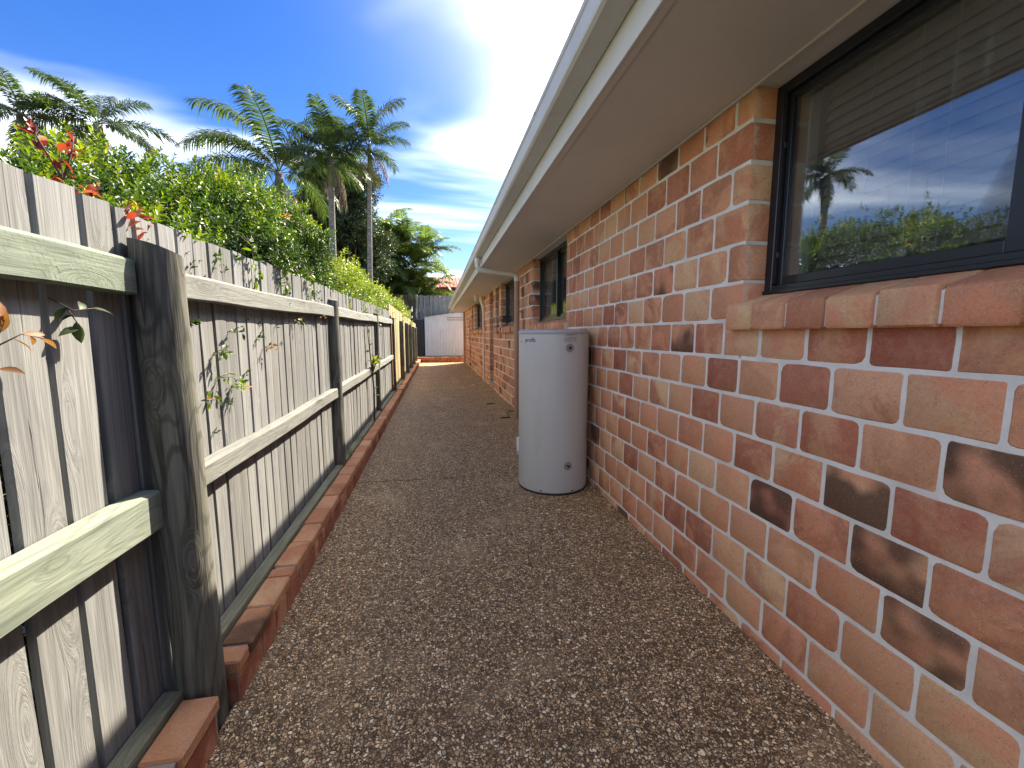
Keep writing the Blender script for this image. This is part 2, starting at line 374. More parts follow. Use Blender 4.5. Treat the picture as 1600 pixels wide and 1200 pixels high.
M['jamb'] = paint('jamb_liner', (0.72, 0.70, 0.66), 0.6)
M['door'] = paint('dark_door', (0.03, 0.028, 0.028), 0.45)
M['concrete'] = paint('concrete', (0.36, 0.33, 0.29), 0.9, 0.25, 0.6)
M['roof_tile'] = paint('roof_tile', (0.20, 0.17, 0.16), 0.7, 0.2)
M['shed'] = paint('shed_steel', (0.68, 0.76, 0.77), 0.4, 0.12, dirt=(0.45, 0.44, 0.42))
M['shed_dark'] = paint('dark_panel', (0.022, 0.024, 0.028), 0.6)
M['red_wall'] = paint('red_cladding', (0.30, 0.045, 0.055), 0.5, 0.2)
M['red_roof'] = paint('red_roof', (0.55, 0.14, 0.11), 0.5, 0.2, dirt=(0.6, 0.3, 0.26))
b = NB('soil'); v = b.coord()
M['soil'] = b.set(b.mix(b.noise(v, 3, 5, 0.7), (0.07, 0.055, 0.035), (0.10, 0.115, 0.05)), 0.95); b.bump(b.noise(v, 12, 5, 0.7), 0.6, 0.03)
b = NB('black_poly'); M['poly'] = b.set((0.02, 0.02, 0.022), 0.45)

b = NB('window_glass'); t = b.t
fr = b.n.new('ShaderNodeFresnel'); fr.inputs['IOR'].default_value = 1.75
gl = b.n.new('ShaderNodeBsdfGlossy'); gl.inputs['Roughness'].default_value = 0.004; gl.inputs['Color'].default_value = (0.95, 0.97, 1, 1)
tr = b.n.new('ShaderNodeBsdfTransparent'); tr.inputs['Color'].default_value = (0.80, 0.83, 0.84, 1)
ms = b.n.new('ShaderNodeMixShader')
v = b.coord()
streak = b.math('MULTIPLY', b.rng(b.noise(b.scale(v, (1, 1, 0.04)), 28, 3, 0.6), 0.56, 0.75), b.rng(b.noise(v, 2.0, 2), 0.4, 0.65))
df = b.n.new('ShaderNodeBsdfDiffuse'); df.inputs['Color'].default_value = (0.5, 0.5, 0.5, 1)
b.l.new(b.math('MULTIPLY', fr.outputs[0], 0.42), ms.inputs[0]); b.l.new(tr.outputs[0], ms.inputs[1]); b.l.new(gl.outputs[0], ms.inputs[2])
ms2 = b.n.new('ShaderNodeMixShader'); b.l.new(b.math('MULTIPLY_ADD', streak, 0.12, 0.02), ms2.inputs[0]); b.l.new(ms.outputs[0], ms2.inputs[1]); b.l.new(df.outputs[0], ms2.inputs[2])
b.l.new(ms2.outputs[0], b.o.inputs[0]); b.n.remove(b.p); M['glass'] = b.m

def leafmat(name, stops, rough=0.35, trans=0.28, spec=0.5):
    b = NB(name); t_ = b.attr('tint')
    col = b.ramp(t_, stops)
    b.set(col, rough, spec=spec)
    tl = b.n.new('ShaderNodeBsdfTranslucent'); b.l.new(b.mix(1.0, col, (1.5, 1.6, 0.7), 'MULTIPLY'), tl.inputs[0])
    ms = b.n.new('ShaderNodeMixShader'); ms.inputs[0].default_value = trans
    b.l.new(b.p.outputs[0], ms.inputs[1]); b.l.new(tl.outputs[0], ms.inputs[2]); b.l.new(ms.outputs[0], b.o.inputs[0])
    return b.m
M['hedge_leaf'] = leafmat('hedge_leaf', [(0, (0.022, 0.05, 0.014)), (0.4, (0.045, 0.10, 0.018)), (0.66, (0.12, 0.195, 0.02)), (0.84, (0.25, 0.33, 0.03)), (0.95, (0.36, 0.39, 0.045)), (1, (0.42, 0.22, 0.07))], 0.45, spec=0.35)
M['bright_leaf'] = leafmat('bright_leaf', [(0, (0.05, 0.10, 0.018)), (0.4, (0.14, 0.22, 0.03)), (0.8, (0.30, 0.36, 0.05)), (1, (0.42, 0.36, 0.10))], 0.35)
M['red_leaf'] = leafmat('red_leaf', [(0, (0.16, 0.02, 0.025)), (0.4, (0.34, 0.035, 0.035)), (0.7, (0.42, 0.10, 0.05)), (0.9, (0.45, 0.2, 0.06)), (1, (0.15, 0.14, 0.04))], 0.3)
M['dark_leaf'] = leafmat('dark_leaf', [(0, (0.018, 0.035, 0.014)), (0.5, (0.035, 0.066, 0.025)), (1, (0.07, 0.10, 0.035))], 0.4, 0.2)
M['dead_leaf'] = leafmat('dead_leaf', [(0, (0.14, 0.07, 0.03)), (0.6, (0.32, 0.14, 0.06)), (1, (0.25, 0.19, 0.12))], 0.6)
M['frond'] = leafmat('palm_frond', [(0, (0.03, 0.062, 0.028)), (0.5, (0.07, 0.115, 0.042)), (0.85, (0.13, 0.18, 0.05)), (1, (0.24, 0.24, 0.09))], 0.38, 0.3)
M['cane_frond'] = leafmat('cane_frond', [(0, (0.05, 0.09, 0.03)), (0.5, (0.12, 0.18, 0.05)), (0.85, (0.24, 0.29, 0.07)), (1, (0.40, 0.36, 0.16))], 0.4, 0.4)
M['dead_frond'] = leafmat('dead_frond', [(0, (0.12, 0.085, 0.06)), (1, (0.30, 0.22, 0.15))], 0.7, 0.15)
b = NB('palm_trunk'); v = b.coord()
M['palm_trunk'] = b.set(b.mix(b.rng(b.noise(b.scale(v, (1, 1, 6)), 5, 3), 0.35, 0.65), (0.16, 0.145, 0.125), (0.32, 0.30, 0.27)), 0.9)
b = NB('crownshaft'); M['shaft'] = b.set((0.16, 0.21, 0.07), 0.45)
b = NB('bark'); v = b.coord(); M['bark'] = b.set(b.mix(b.noise(b.scale(v, (1, 1, 0.2)), 30, 4), (0.07, 0.055, 0.04), (0.17, 0.14, 0.11)), 0.9)
b = NB('grass_blade'); M['grass'] = b.set((0.22, 0.27, 0.10), 0.6)

# ------------------------------------------------------------------ ground, path
gm = MB(); gm.box(-400, 400, -300, 600, -0.6, -0.05); tag(gm.obj('ground', M['soil']), kind='structure')
path = empty('path'); tag(path, kind='structure')
KX = -0.765; WX = 1.405; YE = 21.3; Y0 = -3.0
def slab(y0, y1, sk0, sk1):
    mb = MB()
    x0, x1 = KX - 0.02, WX + 0.02; c = 0.004
    vs = [(x0, y0, 0 - c), (x1, y0 - sk0, -c), (x1, y1 - sk1, -c), (x0, y1, -c)]
    top = [(x0, y0 + c, 0), (x1, y0 - sk0 + c, 0), (x1, y1 - sk1 - c, 0), (x0, y1 - c, 0)]
    bot = [(a, b_, -0.1) for a, b_, _ in vs]
    mb.add(bot + vs + top, [(3, 2, 1, 0), (0, 1, 5, 4), (1, 2, 6, 5), (2, 3, 7, 6), (3, 0, 4, 7), (4, 5, 9, 8), (5, 6, 10, 9), (6, 7, 11, 10), (7, 4, 8, 11), (8, 9, 10, 11)])
    return mb.obj('slab', M['aggregate'], path)
slab(Y0, 4.060, 0, 0.05); slab(4.073, YE, 0.05, 0)

# ------------------------------------------------------------------ house
house = empty('brick_house', (WX, 6, 0)); tag(house, 'long low house of mottled orange brick with white mortar and a deep grey eave', 'house')
hl = Vector((-WX, -6, 0))                       # children are given in world coordinates
def hpart(mb, name, mat, parent=None, smooth=False):
    p = parent or house
    o = link(name, mb.mesh(name, mat, smooth), p, hl if p is house else (0, 0, 0)); return o
WEND = 20.9; SOF = 2.48; CH = 0.1765; J0 = 2.348
# openings: y0, y1, z0 (bottom), sill y0, sill y1, kind
OPEN = [(-0.25, 1.77, 1.50, 'window'), (4.50, 6.13, 1.50, 'window'), (7.62, 9.20, 1.50, 'window'), (9.50, 10.06, 1.50, 'window'),
        (10.46, 11.22, 0.16, 'door'), (13.0, 15.6, 1.50, 'window'), (16.1, 16.75, 1.50, 'window')]
wall = empty('wall', hl, house)
MORT = WX + 0.0012
mb = MB()
opens = {o[0] for o in OPEN} | {o[1] for o in OPEN}
ys = sorted({Y0, WEND} | {o[0] for o in OPEN} | {o[1] for o in OPEN})
for a, c_ in zip(ys[:-1], ys[1:]):
    top = SOF + 0.1
    for o in OPEN:
        if o[0] <= a and c_ <= o[1]: top = o[2]
    dl = {o[1] for o in OPEN if o[3] == 'door'}; dn = {o[0] for o in OPEN if o[3] == 'door'}
    mb.box(MORT, WX + 0.22, a + (0.006 if a in dl else 0), c_ - (0.006 if c_ in dn else 0), -0.1, min(top, 1.29))
    if top > 1.29: mb.box(MORT, WX + 0.22, a + (0.006 if a in opens else 0), c_ - (0.006 if c_ in opens else 0), 1.29, top)
link('mortar_backing', mb.mesh('mortar_backing', M['mortar']), wall)
mb = MB(); mb.box(WX + 0.22, 9.0, WEND - 0.2, WEND, -0.1, SOF + 0.1); link('end_wall', mb.mesh('end_wall', M['brick']), wall)

def brick_outline(L, H, seed, wob=1.0):
    r = random.Random(seed); pts = []
    ch = [(r.choice((0.005, 0.010, 0.015, 0.020, 0.028)) * r.uniform(0.7, 1.2)) * min(1, L / 0.15) * wob for _ in range(4)]
    h, l = H / 2, L / 2
    e = lambda: r.uniform(-0.0028, 0.0028) * wob
    corners = [(-l, -h, 1, 0, 0, 1), (l, -h, 0, 1, -1, 0), (l, h, -1, 0, 0, -1), (-l, h, 0, -1, 1, 0)]
    for i, (x, y, ax, ay, bx, by) in enumerate(corners):
        c0, c1 = ch[i] * r.uniform(0.6, 1.4), ch[i] * r.uniform(0.6, 1.2)
        # coming along the previous edge into the corner, then leaving
        px, py = (x + bx * c1, y + by * c1); qx, qy = (x + ax * c0, y + ay * c0)
        mx_, my_ = (px + qx) / 2 * 0.62 + x * 0.38, (py + qy) / 2 * 0.62 + y * 0.38
        pts += [(px, py), (mx_, my_), (qx, qy)]
        nx, ny = corners[(i + 1) % 4][:2]
        mxx, myy = (qx + nx) / 2 + abs(ay) * e(), (qy + ny) / 2 + abs(ax) * e()
        pts.append((mxx, myy))
    return pts
def brick_mesh(L, H, seed, depth=0.02, mat=None, face=0.005):
    """face towards -X, length along Y, height along Z, centred; front at x = 0"""
    o = brick_outline(L, H, seed); n = len(o); r = random.Random(seed + 5)
    vs = []; bulge = r.uniform(0.0, 0.0015)
    tilt = r.uniform(-0.006, 0.006); tz = r.uniform(-0.006, 0.006)
    for (x, y) in o: vs.append((depth, -x, y))
    for (x, y) in o: vs.append((face * 0.8, -x, y))
    for (x, y) in o:
        s_ = 1 - 0.0055 / (L / 2); t_ = 1 - 0.0055 / (H / 2)
        vs.append((0 + tilt * x + tz * y, -x * s_, y * t_))
    fs = []
    for k in range(n):
        k2 = (k + 1) % n
        fs += [(k, k2, n + k2, n + k), (n + k, n + k2, 2 * n + k2, 2 * n + k)]
    fs.append(tuple(range(2 * n, 3 * n)))
    me = bpy.data.meshes.new('brick'); me.from_pydata(vs, [], fs); me.update()
    if mat: me.materials.append(mat)
    ea = me.attributes.new('edge', 'FLOAT', 'POINT'); ea.data.foreach_set('value', [0.0] * n + [0.8] * n + [0.0] * n)
    sm = [True] * len(fs); me.polygons.foreach_set('use_smooth', sm); me.set_sharp_from_angle(angle=R(60))
    return me
joints = [SOF + 0.005] + [J0 - CH * j for j in range(14)] + [-0.04]
items = []                                    # y centre, z centre, length, height, deep?
PITCH = 0.2405
for ri in range(len(joints) - 1):
    zt, zb = joints[ri] - (0.004 if ri else 0), joints[ri + 1] + 0.0062
    zt -= 0.0035 if ri else 0
    blocks = []
    zc_ = (zt + zb) / 2
    cuts = [(o[0], o[1]) for o in OPEN if zt > o[2] - 0.02 + (0.0 if o[3] == 'door' else -0.07) and (zb >= o[2] - 0.2 if o[3] == 'window' else zb > 0.1)]
    # partial course right under a window is trimmed by the sill, so it still runs through when its top is below it
    cuts = [(o[0], o[1]) for o in OPEN if zc_ > o[2] - 0.06]
    solid = []; y = Y0
    for a, c_ in sorted(cuts): solid.append((y, a)); y = c_
    solid.append((y, WEND))
    for (a, c_) in solid:
        if c_ - a < 0.03: continue
        # bond starts from the near corner of each pier
        ph = a if a > Y0 else 1.77 - PITCH * 30
        off = 0 if ri % 2 else PITCH / 2
        y = ph - (PITCH - off if off else 0)
        if not off: y = ph
        while y < c_:
            y0, y1 = max(y, a), min(y + PITCH, c_)
            j = rng.uniform(-0.004, 0.004)
            if y1 - y0 > 0.035:
                first = abs(y0 - a) < 1e-6 and a > Y0; last = abs(y1 - c_) < 1e-6
                items.append([y0 + (0 if first else 0.006), y1 - (0 if last else 0.006) + (0 if last else j * 0.4), zb, zt, first or last])
            y += PITCH
def view_size(it):
    yc = (it[0] + it[1]) / 2; zc__ = (it[2] + it[3]) / 2
    p = Vector((WX, yc, zc__ - CAM_H)); dep = p.dot(cz)
    if dep < 0.15: return -1
    sx, sy = p.dot(cx) / dep * F_PX, p.dot(cy) / dep * F_PX
    if abs(sx) > 860 or abs(sy) > 660: return -1
    if 3.2 < yc < 4.5 and zc__ < 1.3 and sx < 120: return -1          # behind the water heater
    return (it[1] - it[0]) * (it[3] - it[2]) / max(0.3, yc) ** 2.4
items.sort(key=view_size, reverse=True)
cache = {}
NV = 14
rest_v = []; rest_f = []; rest_r = []; rest_e = []
for i, it in enumerate(items):
    y0, y1, z0, z1, deep = it; L, H = round(y1 - y0, 2), round(z1 - z0, 3)
    seed = rng.randrange(NV); dep = 0.12 if deep else 0.02
    key = (L, H, seed, dep)
    if key not in cache: cache[key] = brick_mesh(L, H, hash((seed * 7919 + int(L * 1000) * 31 + int(H * 1000))) & 0xffff, dep, M['brick'])
    me = cache[key]; x = WX - rng.uniform(0.0005, 0.003); loc = (x, (y0 + y1) / 2, (z0 + z1) / 2)
    if i < 300 and view_size(it) > 0:
        link('brick', me, wall, loc, scale=(1, (y1 - y0) / L, 1))
    else:
        b0 = len(rest_v); sy = (y1 - y0) / L
        rest_v += [(v_.co.x + loc[0], v_.co.y * sy + loc[1], v_.co.z + loc[2]) for v_ in me.vertices]
        rest_f += [tuple(q + b0 for q in p.vertices) for p in me.polygons]
        rest_r += [rng.random()] * len(me.vertices); nv = len(me.vertices) // 3; rest_e += [0.0] * nv + [0.8] * nv + [0.0] * nv
me = bpy.data.meshes.new('brickwork'); me.from_pydata(rest_v, [], rest_f); me.update(); me.materials.append(M['brick'])
at = me.attributes.new('rnd', 'FLOAT', 'POINT'); at.data.foreach_set('value', rest_r)
at = me.attributes.new('edge', 'FLOAT', 'POINT'); at.data.foreach_set('value', rest_e)
tag(link('brickwork', me, wall), kind='stuff')

# sills: sloping header bricks standing proud of the wall
def sill(y0, y1):
    s = empty('window_sill', hl, house)
    mbm = MB(); mbm.add([(WX - 0.036, y0, 1.428), (WX + 0.11, y0, 1.428), (WX + 0.11, y0, 1.575), (WX - 0.036, y0, 1.52)] + [(WX - 0.036, y1, 1.428), (WX + 0.11, y1, 1.428), (WX + 0.11, y1, 1.575), (WX - 0.036, y1, 1.52)],
        [(0, 1, 2, 3), (7, 6, 5, 4), (0, 4, 5, 1), (1, 5, 6, 2), (2, 6, 7, 3), (3, 7, 4, 0)])
    link('mortar_bed', mbm.mesh('mortar_bed', M['mortar']), s)
    y = y1; k = 0
    while y > y0 + 0.05:
        a = max(y - 0.176, y0 - 0.01); wd = (y - a) - 0.011; r = random.Random(k * 3 + int(y0 * 10)); k += 1
        px = WX - 0.045 - r.uniform(0, 0.005); q = lambda: r.uniform(-0.003, 0.003)
        c_ = 0.008
        prof = [(px + c_, 1.420), (px, 1.428 + q()), (px, 1.520 + q()), (px + c_, 1.534 + q()), (WX + 0.13, 1.588), (WX + 0.13, 1.420)]
        n = len(prof); vs = []
        for yy, ins in ((-wd / 2, 0.006), (-wd / 2 + 0.006, 0), (wd / 2 - 0.006, 0), (wd / 2, 0.006)):
            for (xx, zz) in prof:
                vs.append((xx + (ins if xx < WX else 0), yy + q() * 0.6, zz - (ins if zz > 1.5 else -ins)))
        fs = [tuple(range(n)), tuple(reversed(range(3 * n, 4 * n)))]
        for j in range(3):
            for i in range(n):
                i2 = (i + 1) % n; fs.append((j * n + i2, j * n + i, (j + 1) * n + i, (j + 1) * n + i2))
        m2 = MB(); m2.add(vs, fs); me = m2.mesh('brick', M['brick'], True); me.set_sharp_from_angle(angle=R(45))
        link('brick', me, s, (0, (y + a) / 2, 0))
        y = a
    return s
for (a, c_, z, k) in OPEN:
    if k == 'window': sill(a - 0.07, c_ + 0.06)

FX = WX + 0.105                               # outer plane of the window frames
def window(y0, y1, panes, label=None):
    w_ = empty('window', hl, house)
    z0, z1 = 1.585, SOF - 0.002; f = 0.042
    mbf = MB()
    for (a, c_, lo, hi) in ((y0, y0 + f, z0, z1), (y1 - f, y1, z0, z1), (y0 + f, y1 - f, z0, z0 + f * 0.8), (y0 + f, y1 - f, z1 - f, z1)):
        mbf.box(FX, FX + 0.09, a, c_, lo, hi, 0.003)
    mbf.box(FX - 0.012, FX, y0 + 0.004, y1 - 0.004, z0 - 0.004, z0 + 0.012, 0.002)
    mbf.box(FX + 0.006, FX + 0.02, y1 - f - 0.010, y1 - f, z0 + f, z1 - f)      # stepped track
    link('frame', mbf.mesh('frame', M['black_alu']), w_)
    ya, yb = y0 + f, y1 - f - 0.010
    edges = [ya + (yb - ya) * t_ for t_ in panes]
    for i, (a, c_) in enumerate(zip(edges[:-1], edges[1:])):
        dx = 0.022 if i == len(edges) - 2 else 0.05
        sf = 0.04; a_ = a - (0.02 if i else 0); c2 = c_ + (0.02 if i < len(edges) - 2 else 0)
        sm = MB(); zl, zh = z0 + f * 0.8 + 0.001, z1 - f - 0.001
        for (p, q, lo, hi) in ((a_, a_ + sf * 1.25, zl, zh), (c2 - sf * 0.55, c2, zl, zh), (a_ + sf * 1.25, c2 - sf * 0.55, zl, zl + sf * 0.9), (a_ + sf * 1.25, c2 - sf * 0.55, zh - sf * 0.7, zh)):
            sm.box(FX + dx, FX + dx + 0.026, p, q, lo, hi, 0.002)
        s_ = link('sash', sm.mesh('sash', M['black_alu']), w_)
        g = MB(); g.box(FX + dx + 0.011, FX + dx + 0.015, a_ + sf, c2 - sf * 0.4, zl + sf * 0.6, zh - sf * 0.5)
        link('pane', g.mesh('pane', M['glass']), s_)
    jm = MB(); jm.box(FX + 0.0905, FX + 0.19, y1 - f, y1 - f + 0.02, z0, z1); jm.box(FX + 0.0905, FX + 0.19, y0 + f - 0.02, y0 + f, z0, z1)
    jm.box(FX + 0.0905, FX + 0.19, y0 + f, y1 - f, z0 - 0.02, z0 + 0.01)
    link('jamb_liner', jm.mesh('jamb_liner', M['jamb']), w_)
    return w_
w1 = window(-0.25, 1.77, (0, 0.5775, 1.0)); window(4.50, 6.13, (0, 0.5, 1)); window(7.62, 9.20, (0, 0.5, 1)); window(9.50, 10.06, (0, 1)); window(13.0, 15.6, (0, 0.5, 1)); window(16.1, 16.75, (0, 1))
# latch and stickers on the near window
lm = MB(); lm.box(FX + 0.008, FX + 0.03, 1.715, 1.724, 2.21, 2.235, 0.002); lm.box(FX + 0.008, FX + 0.03, 1.715, 1.724, 1.74, 1.765, 0.002)
link('latch', lm.mesh('latch', M['dark_plastic']), w1)
# door in its recess with a concrete threshold
dr = empty('door', hl, house)
m2 = MB(); m2.box(WX + 0.14, WX + 0.18, 10.47, 11.21, 0.17, SOF - 0.03, 0.004); link('door_leaf', m2.mesh('door_leaf', M['door']), dr)
m2 = MB(); m2.box(WX - 0.02, WX + 0.18, 10.44, 11.24, 0.05, 0.165, 0.006); link('threshold', m2.mesh('threshold', M['concrete']), dr)
m2 = MB(); m2.tube([(WX + 0.10, 10.56, 1.08), (WX + 0.10, 10.66, 1.08)], 0.012, 8); m2.tube([(WX + 0.14, 10.56, 1.08), (WX + 0.10, 10.56, 1.08)], 0.012, 8); link('handle', m2.mesh('handle', M['grey_ring']), dr)
# rooms behind the openings
m2 = MB()
for (a, c_) in ((-0.6, 3.0), (4.0, 7.2), (7.3, 9.3), (9.35, 10.3), (10.4, 11.4), (12.5, 16.0), (16.05, 17.2)):
    x0, x1, z0, z1 = WX + 0.225, 4.6, 0.02, SOF + 0.05
    v8 = [(x, y, z) for x in (x0, x1) for y in (a, c_) for z in (z0, z1)]
    m2.add(v8, [(4, 5, 7, 6), (0, 1, 5, 4), (2, 6, 7, 3), (0, 4, 6, 2), (1, 3, 7, 5)])
hpart(m2, 'room_lining', M['interior'])
# eave
GY1 = 20.98; FAX = 0.735; GFX = 0.613; GB = 2.59; GT = 2.72
m2 = MB(); m2.box(FAX + 0.035, WX + 0.25, Y0, GY1 - 0.02, SOF, SOF + 0.012); hpart(m2, 'soffit', M['soffit'])
m2 = MB(); m2.box(WX - 0.022, WX - 0.004, Y0, WEND, SOF - 0.014, SOF - 0.001, 0.003); hpart(m2, 'soffit_bead', M['trim'])
m2 = MB(); m2.box(FAX + 0.012, FAX + 0.05, Y0, GY1 - 0.02, SOF - 0.012, SOF - 0.001, 0.002); hpart(m2, 'soffit_trim', M['soffit'])
m2 = MB(); m2.box(FAX, FAX + 0.012, Y0, GY1, SOF - 0.018, GT - 0.01, 0.002)
m2.box(FAX - 0.003, FAX + 0.013, 4.32, 4.36, SOF - 0.020, GB - 0.001); m2.box(FAX, 9.0, GY1, GY1 + 0.014, SOF - 0.018, GT - 0.02); hpart(m2, 'fascia', M['fascia'])
m2 = MB()
prof = [(FAX - 0.002, GT), (FAX - 0.002, GB + 0.004), (FAX - 0.008, GB), (GFX + 0.018, GB), (GFX + 0.004, GB + 0.010), (GFX, GB + 0.022), (GFX, GT - 0.03), (GFX - 0.007, GT - 0.024), (GFX - 0.008, GT - 0.004), (GFX - 0.002, GT), (GFX + 0.012, GT), (GFX + 0.012, GT - 0.006),
        (GFX + 0.004, GT - 0.008), (GFX + 0.004, GB + 0.02), (GFX + 0.02, GB + 0.006), (FAX - 0.006, GB + 0.006), (FAX - 0.006, GT)]
vs = [(x, Y0, z) for x, z in prof] + [(x, GY1 + 0.02, z) for x, z in prof]; n = len(prof)
m2.add(vs, [(i, (i + 1) % n, n + (i + 1) % n, n + i) for i in range(n)] + [tuple(range(n)), tuple(range(2 * n - 1, n - 1, -1))])
m2.box(GFX + 0.001, FAX - 0.003, GY1 + 0.02, GY1 + 0.022, GB, GT)
gut = hpart(m2, 'gutter', M['gutter'])
m2 = MB()
for y in np.arange(-0.1, 20.5, 0.9): m2.box(GFX - 0.0095, GFX - 0.0075, y, y + 0.035, GT - 0.02, GT - 0.013)
link('gutter_slot', m2.mesh('gutter_slot', M['dark_plastic']), gut)
m2 = MB(); m2.add([(FAX - 0.05, Y0, GT + 0.015), (6.0, Y0, GT + 2.1), (6.0, 16.0, GT + 2.1), (FAX - 0.05, GY1 + 0.05, GT + 0.015), (9.5, GY1 + 0.05, GT + 0.015), (9.5, Y0, GT + 0.9),
                   (FAX - 0.05, Y0, GT - 0.012), (FAX - 0.05, GY1 + 0.05, GT - 0.012), (9.5, GY1 + 0.05, GT - 0.012)],
                  [(0, 1, 2, 3), (3, 2, 4), (1, 5, 4, 2), (0, 3, 7, 6), (3, 4, 8, 7)]); hpart(m2, 'roof', M['roof_tile'])
# downpipe: cream arm from the gutter, tan pipe down the wall
def bend(pts, r=0.08, n=6):
    P_ = [Vector(p) for p in pts]; o_ = [P_[0]]
    for i in range(1, len(P_) - 1):
        a = (P_[i - 1] - P_[i]).normalized(); c_ = (P_[i + 1] - P_[i]).normalized()
        for k in range(n + 1):
            t_ = k / n; p0 = P_[i] + a * r; p2 = P_[i] + c_ * r
            o_.append(p0 * (1 - t_) ** 2 + P_[i] * 2 * t_ * (1 - t_) + p2 * t_ ** 2)
    o_.append(P_[-1]); return o_
dp = empty('downpipe', hl, house)
DX = 1.297; DY = 6.80
m2 = MB(); m2.tube(bend([(0.668, DY, GB + 0.01), (0.668, DY, 2.405), (DX, DY, 2.345), (DX, DY, 2.24)], 0.075), 0.042, 16); m2.tube([(0.668, DY, 2.50), (0.668, DY, 2.57)], 0.049, 16); m2.tube([(DX, DY, 2.24), (DX, DY, 2.29)], 0.048, 16)
o = link('pipe_arm', m2.mesh('pipe_arm', M['fascia'], True), dp); smooth_angle(o)
m2 = MB(); m2.tube([(DX, DY, 0.0), (DX, DY, 2.245)], 0.043, 18); o = link('pipe', m2.mesh('pipe', M['pipe_tan'], True), dp); smooth_angle(o)
for z in (0.55, 1.75): m2 = MB(); m2.box(DX - 0.005, WX, DY - 0.046, DY + 0.046, z, z + 0.025, 0.002); link('bracket', m2.mesh('bracket', M['pipe_tan']), dp)
dp2 = empty('downpipe', hl, house); m2 = MB(); m2.tube([(WX - 0.05, WEND - 0.06, 0), (WX - 0.05, WEND - 0.06, 2.46)], 0.043, 12); o = link('pipe', m2.mesh('pipe', M['pipe_tan'], True), dp2); smooth_angle(o)
vp = empty('waste_pipe', hl, house); m2 = MB(); m2.tube([(WX - 0.032, 12.4, 0), (WX - 0.032, 12.4, 2.2)], 0.025, 10); o = link('pipe', m2.mesh('pipe', M['pipe_white'], True), vp); smooth_angle(o)
m2 = MB(); m2.tube(bend([(WX - 0.032, 12.4, 2.05), (WX - 0.032, 12.4, 2.2), (WX - 0.09, 12.4, 2.34), (WX - 0.09, 12.4, 2.47)], 0.05), [0.04] * 2 + [0.05] * 14, 12); o = link('pipe_head', m2.mesh('pipe_head', M['pipe_white'], True), vp); smooth_angle(o)
gp = empty('gas_pipe', hl, house); m2 = MB(); m2.tube(bend([(WX - 0.02, 17.6, 0.12), (WX - 0.02, 17.6, 2.02), (WX - 0.02, 20.2, 2.02), (WX - 0.02, 20.2, 0.2)], 0.05), 0.016, 8); o = link('pipe', m2.mesh('pipe', M['pipe_tan'], True), gp); smooth_angle(o)
m2 = MB(); m2.box(WX - 0.05, WX - 0.004, 17.57, 17.63, 0.1, 0.2, 0.004); link('valve', m2.mesh('valve', M['dark_plastic']), gp)
lt = empty('eave_light', hl, house); m2 = MB(); m2.lathe([(0.045, SOF - 0.001), (0.045, SOF - 0.03), (0.025, SOF - 0.05), (0.022, SOF - 0.11), (0.028, SOF - 0.15), (0.012, SOF - 0.17)], 14, (1.12, 12.1)); o = link('lamp_holder', m2.mesh('lamp_holder', M['white'], True), lt); smooth_angle(o)
tb = empty('tap', hl, house); m2 = MB(); m2.tube(bend([(WX, 12.05, 1.68), (WX - 0.06, 12.05, 1.68), (WX - 0.06, 12.05, 1.60)], 0.03), 0.014, 8); m2.tube([(WX - 0.04, 12.05, 1.69), (WX - 0.04, 12.05, 1.74)], 0.01, 8); m2.box(WX - 0.075, WX - 0.005, 12.03, 12.07, 1.735, 1.75, 0.003)
o = link('spout', m2.mesh('spout', M['pipe_tan'], True), tb); smooth_angle(o)

# venetian blind behind the near window
bl = empty('venetian_blind', (FX + 0.118, 0.75, 0)); tag(bl, 'brown slatted venetian blind lowered behind the big near window', 'blind')
BX = 0.0; by0, by1 = -0.9, 0.86
m2 = MB(); m2.box(-0.025, 0.02, by0, by1, SOF - 0.07, SOF - 0.03, 0.004); m2.obj('headrail', M['slat'], bl)
sm = MB()
a = R(-66); hw = 0.026
pr = [(math.cos(a) * t_ * hw, math.sin(a) * t_ * hw + 0.003 * (1 - t_ * t_)) for t_ in (-1, -0.5, 0, 0.5, 1)]
vs = [(-x, by0, z) for x, z in pr] + [(-x, by1, z) for x, z in pr]
sm.add(vs, [(i, i + 1, 6 + i, 5 + i) for i in range(4)]); sme = sm.mesh('slat', M['slat'], True)
z = SOF - 0.10; k = 0
while z > 1.66:
    link('slat', sme, bl, (0, rng.uniform(-0.004, 0.004), z), (R(rng.uniform(-0.15, 0.15)), 0, 0)); z -= 0.0425
for y in (0.66, 0.40, -0.2):
    m2 = MB(); m2.tube([(-0.026, y, SOF - 0.07), (-0.026, y, 1.64)], 0.0016, 5); m2.obj('cord', M['cord'], bl)
m2 = MB(); m2.box(-0.022, 0.02, by0, by1, 1.625, 1.645, 0.004); m2.obj('bottom_rail', M['slat'], bl)
m2 = MB(); m2.box(-0.036, -0.028, 0.485, 0.515, 1.66, 1.70, 0.003); m2.tube([(-0.03, 0.50, 1.70), (-0.03, 0.50, SOF - 0.07)], 0.0014, 5); m2.obj('pull_toggle', M['cord'], bl)

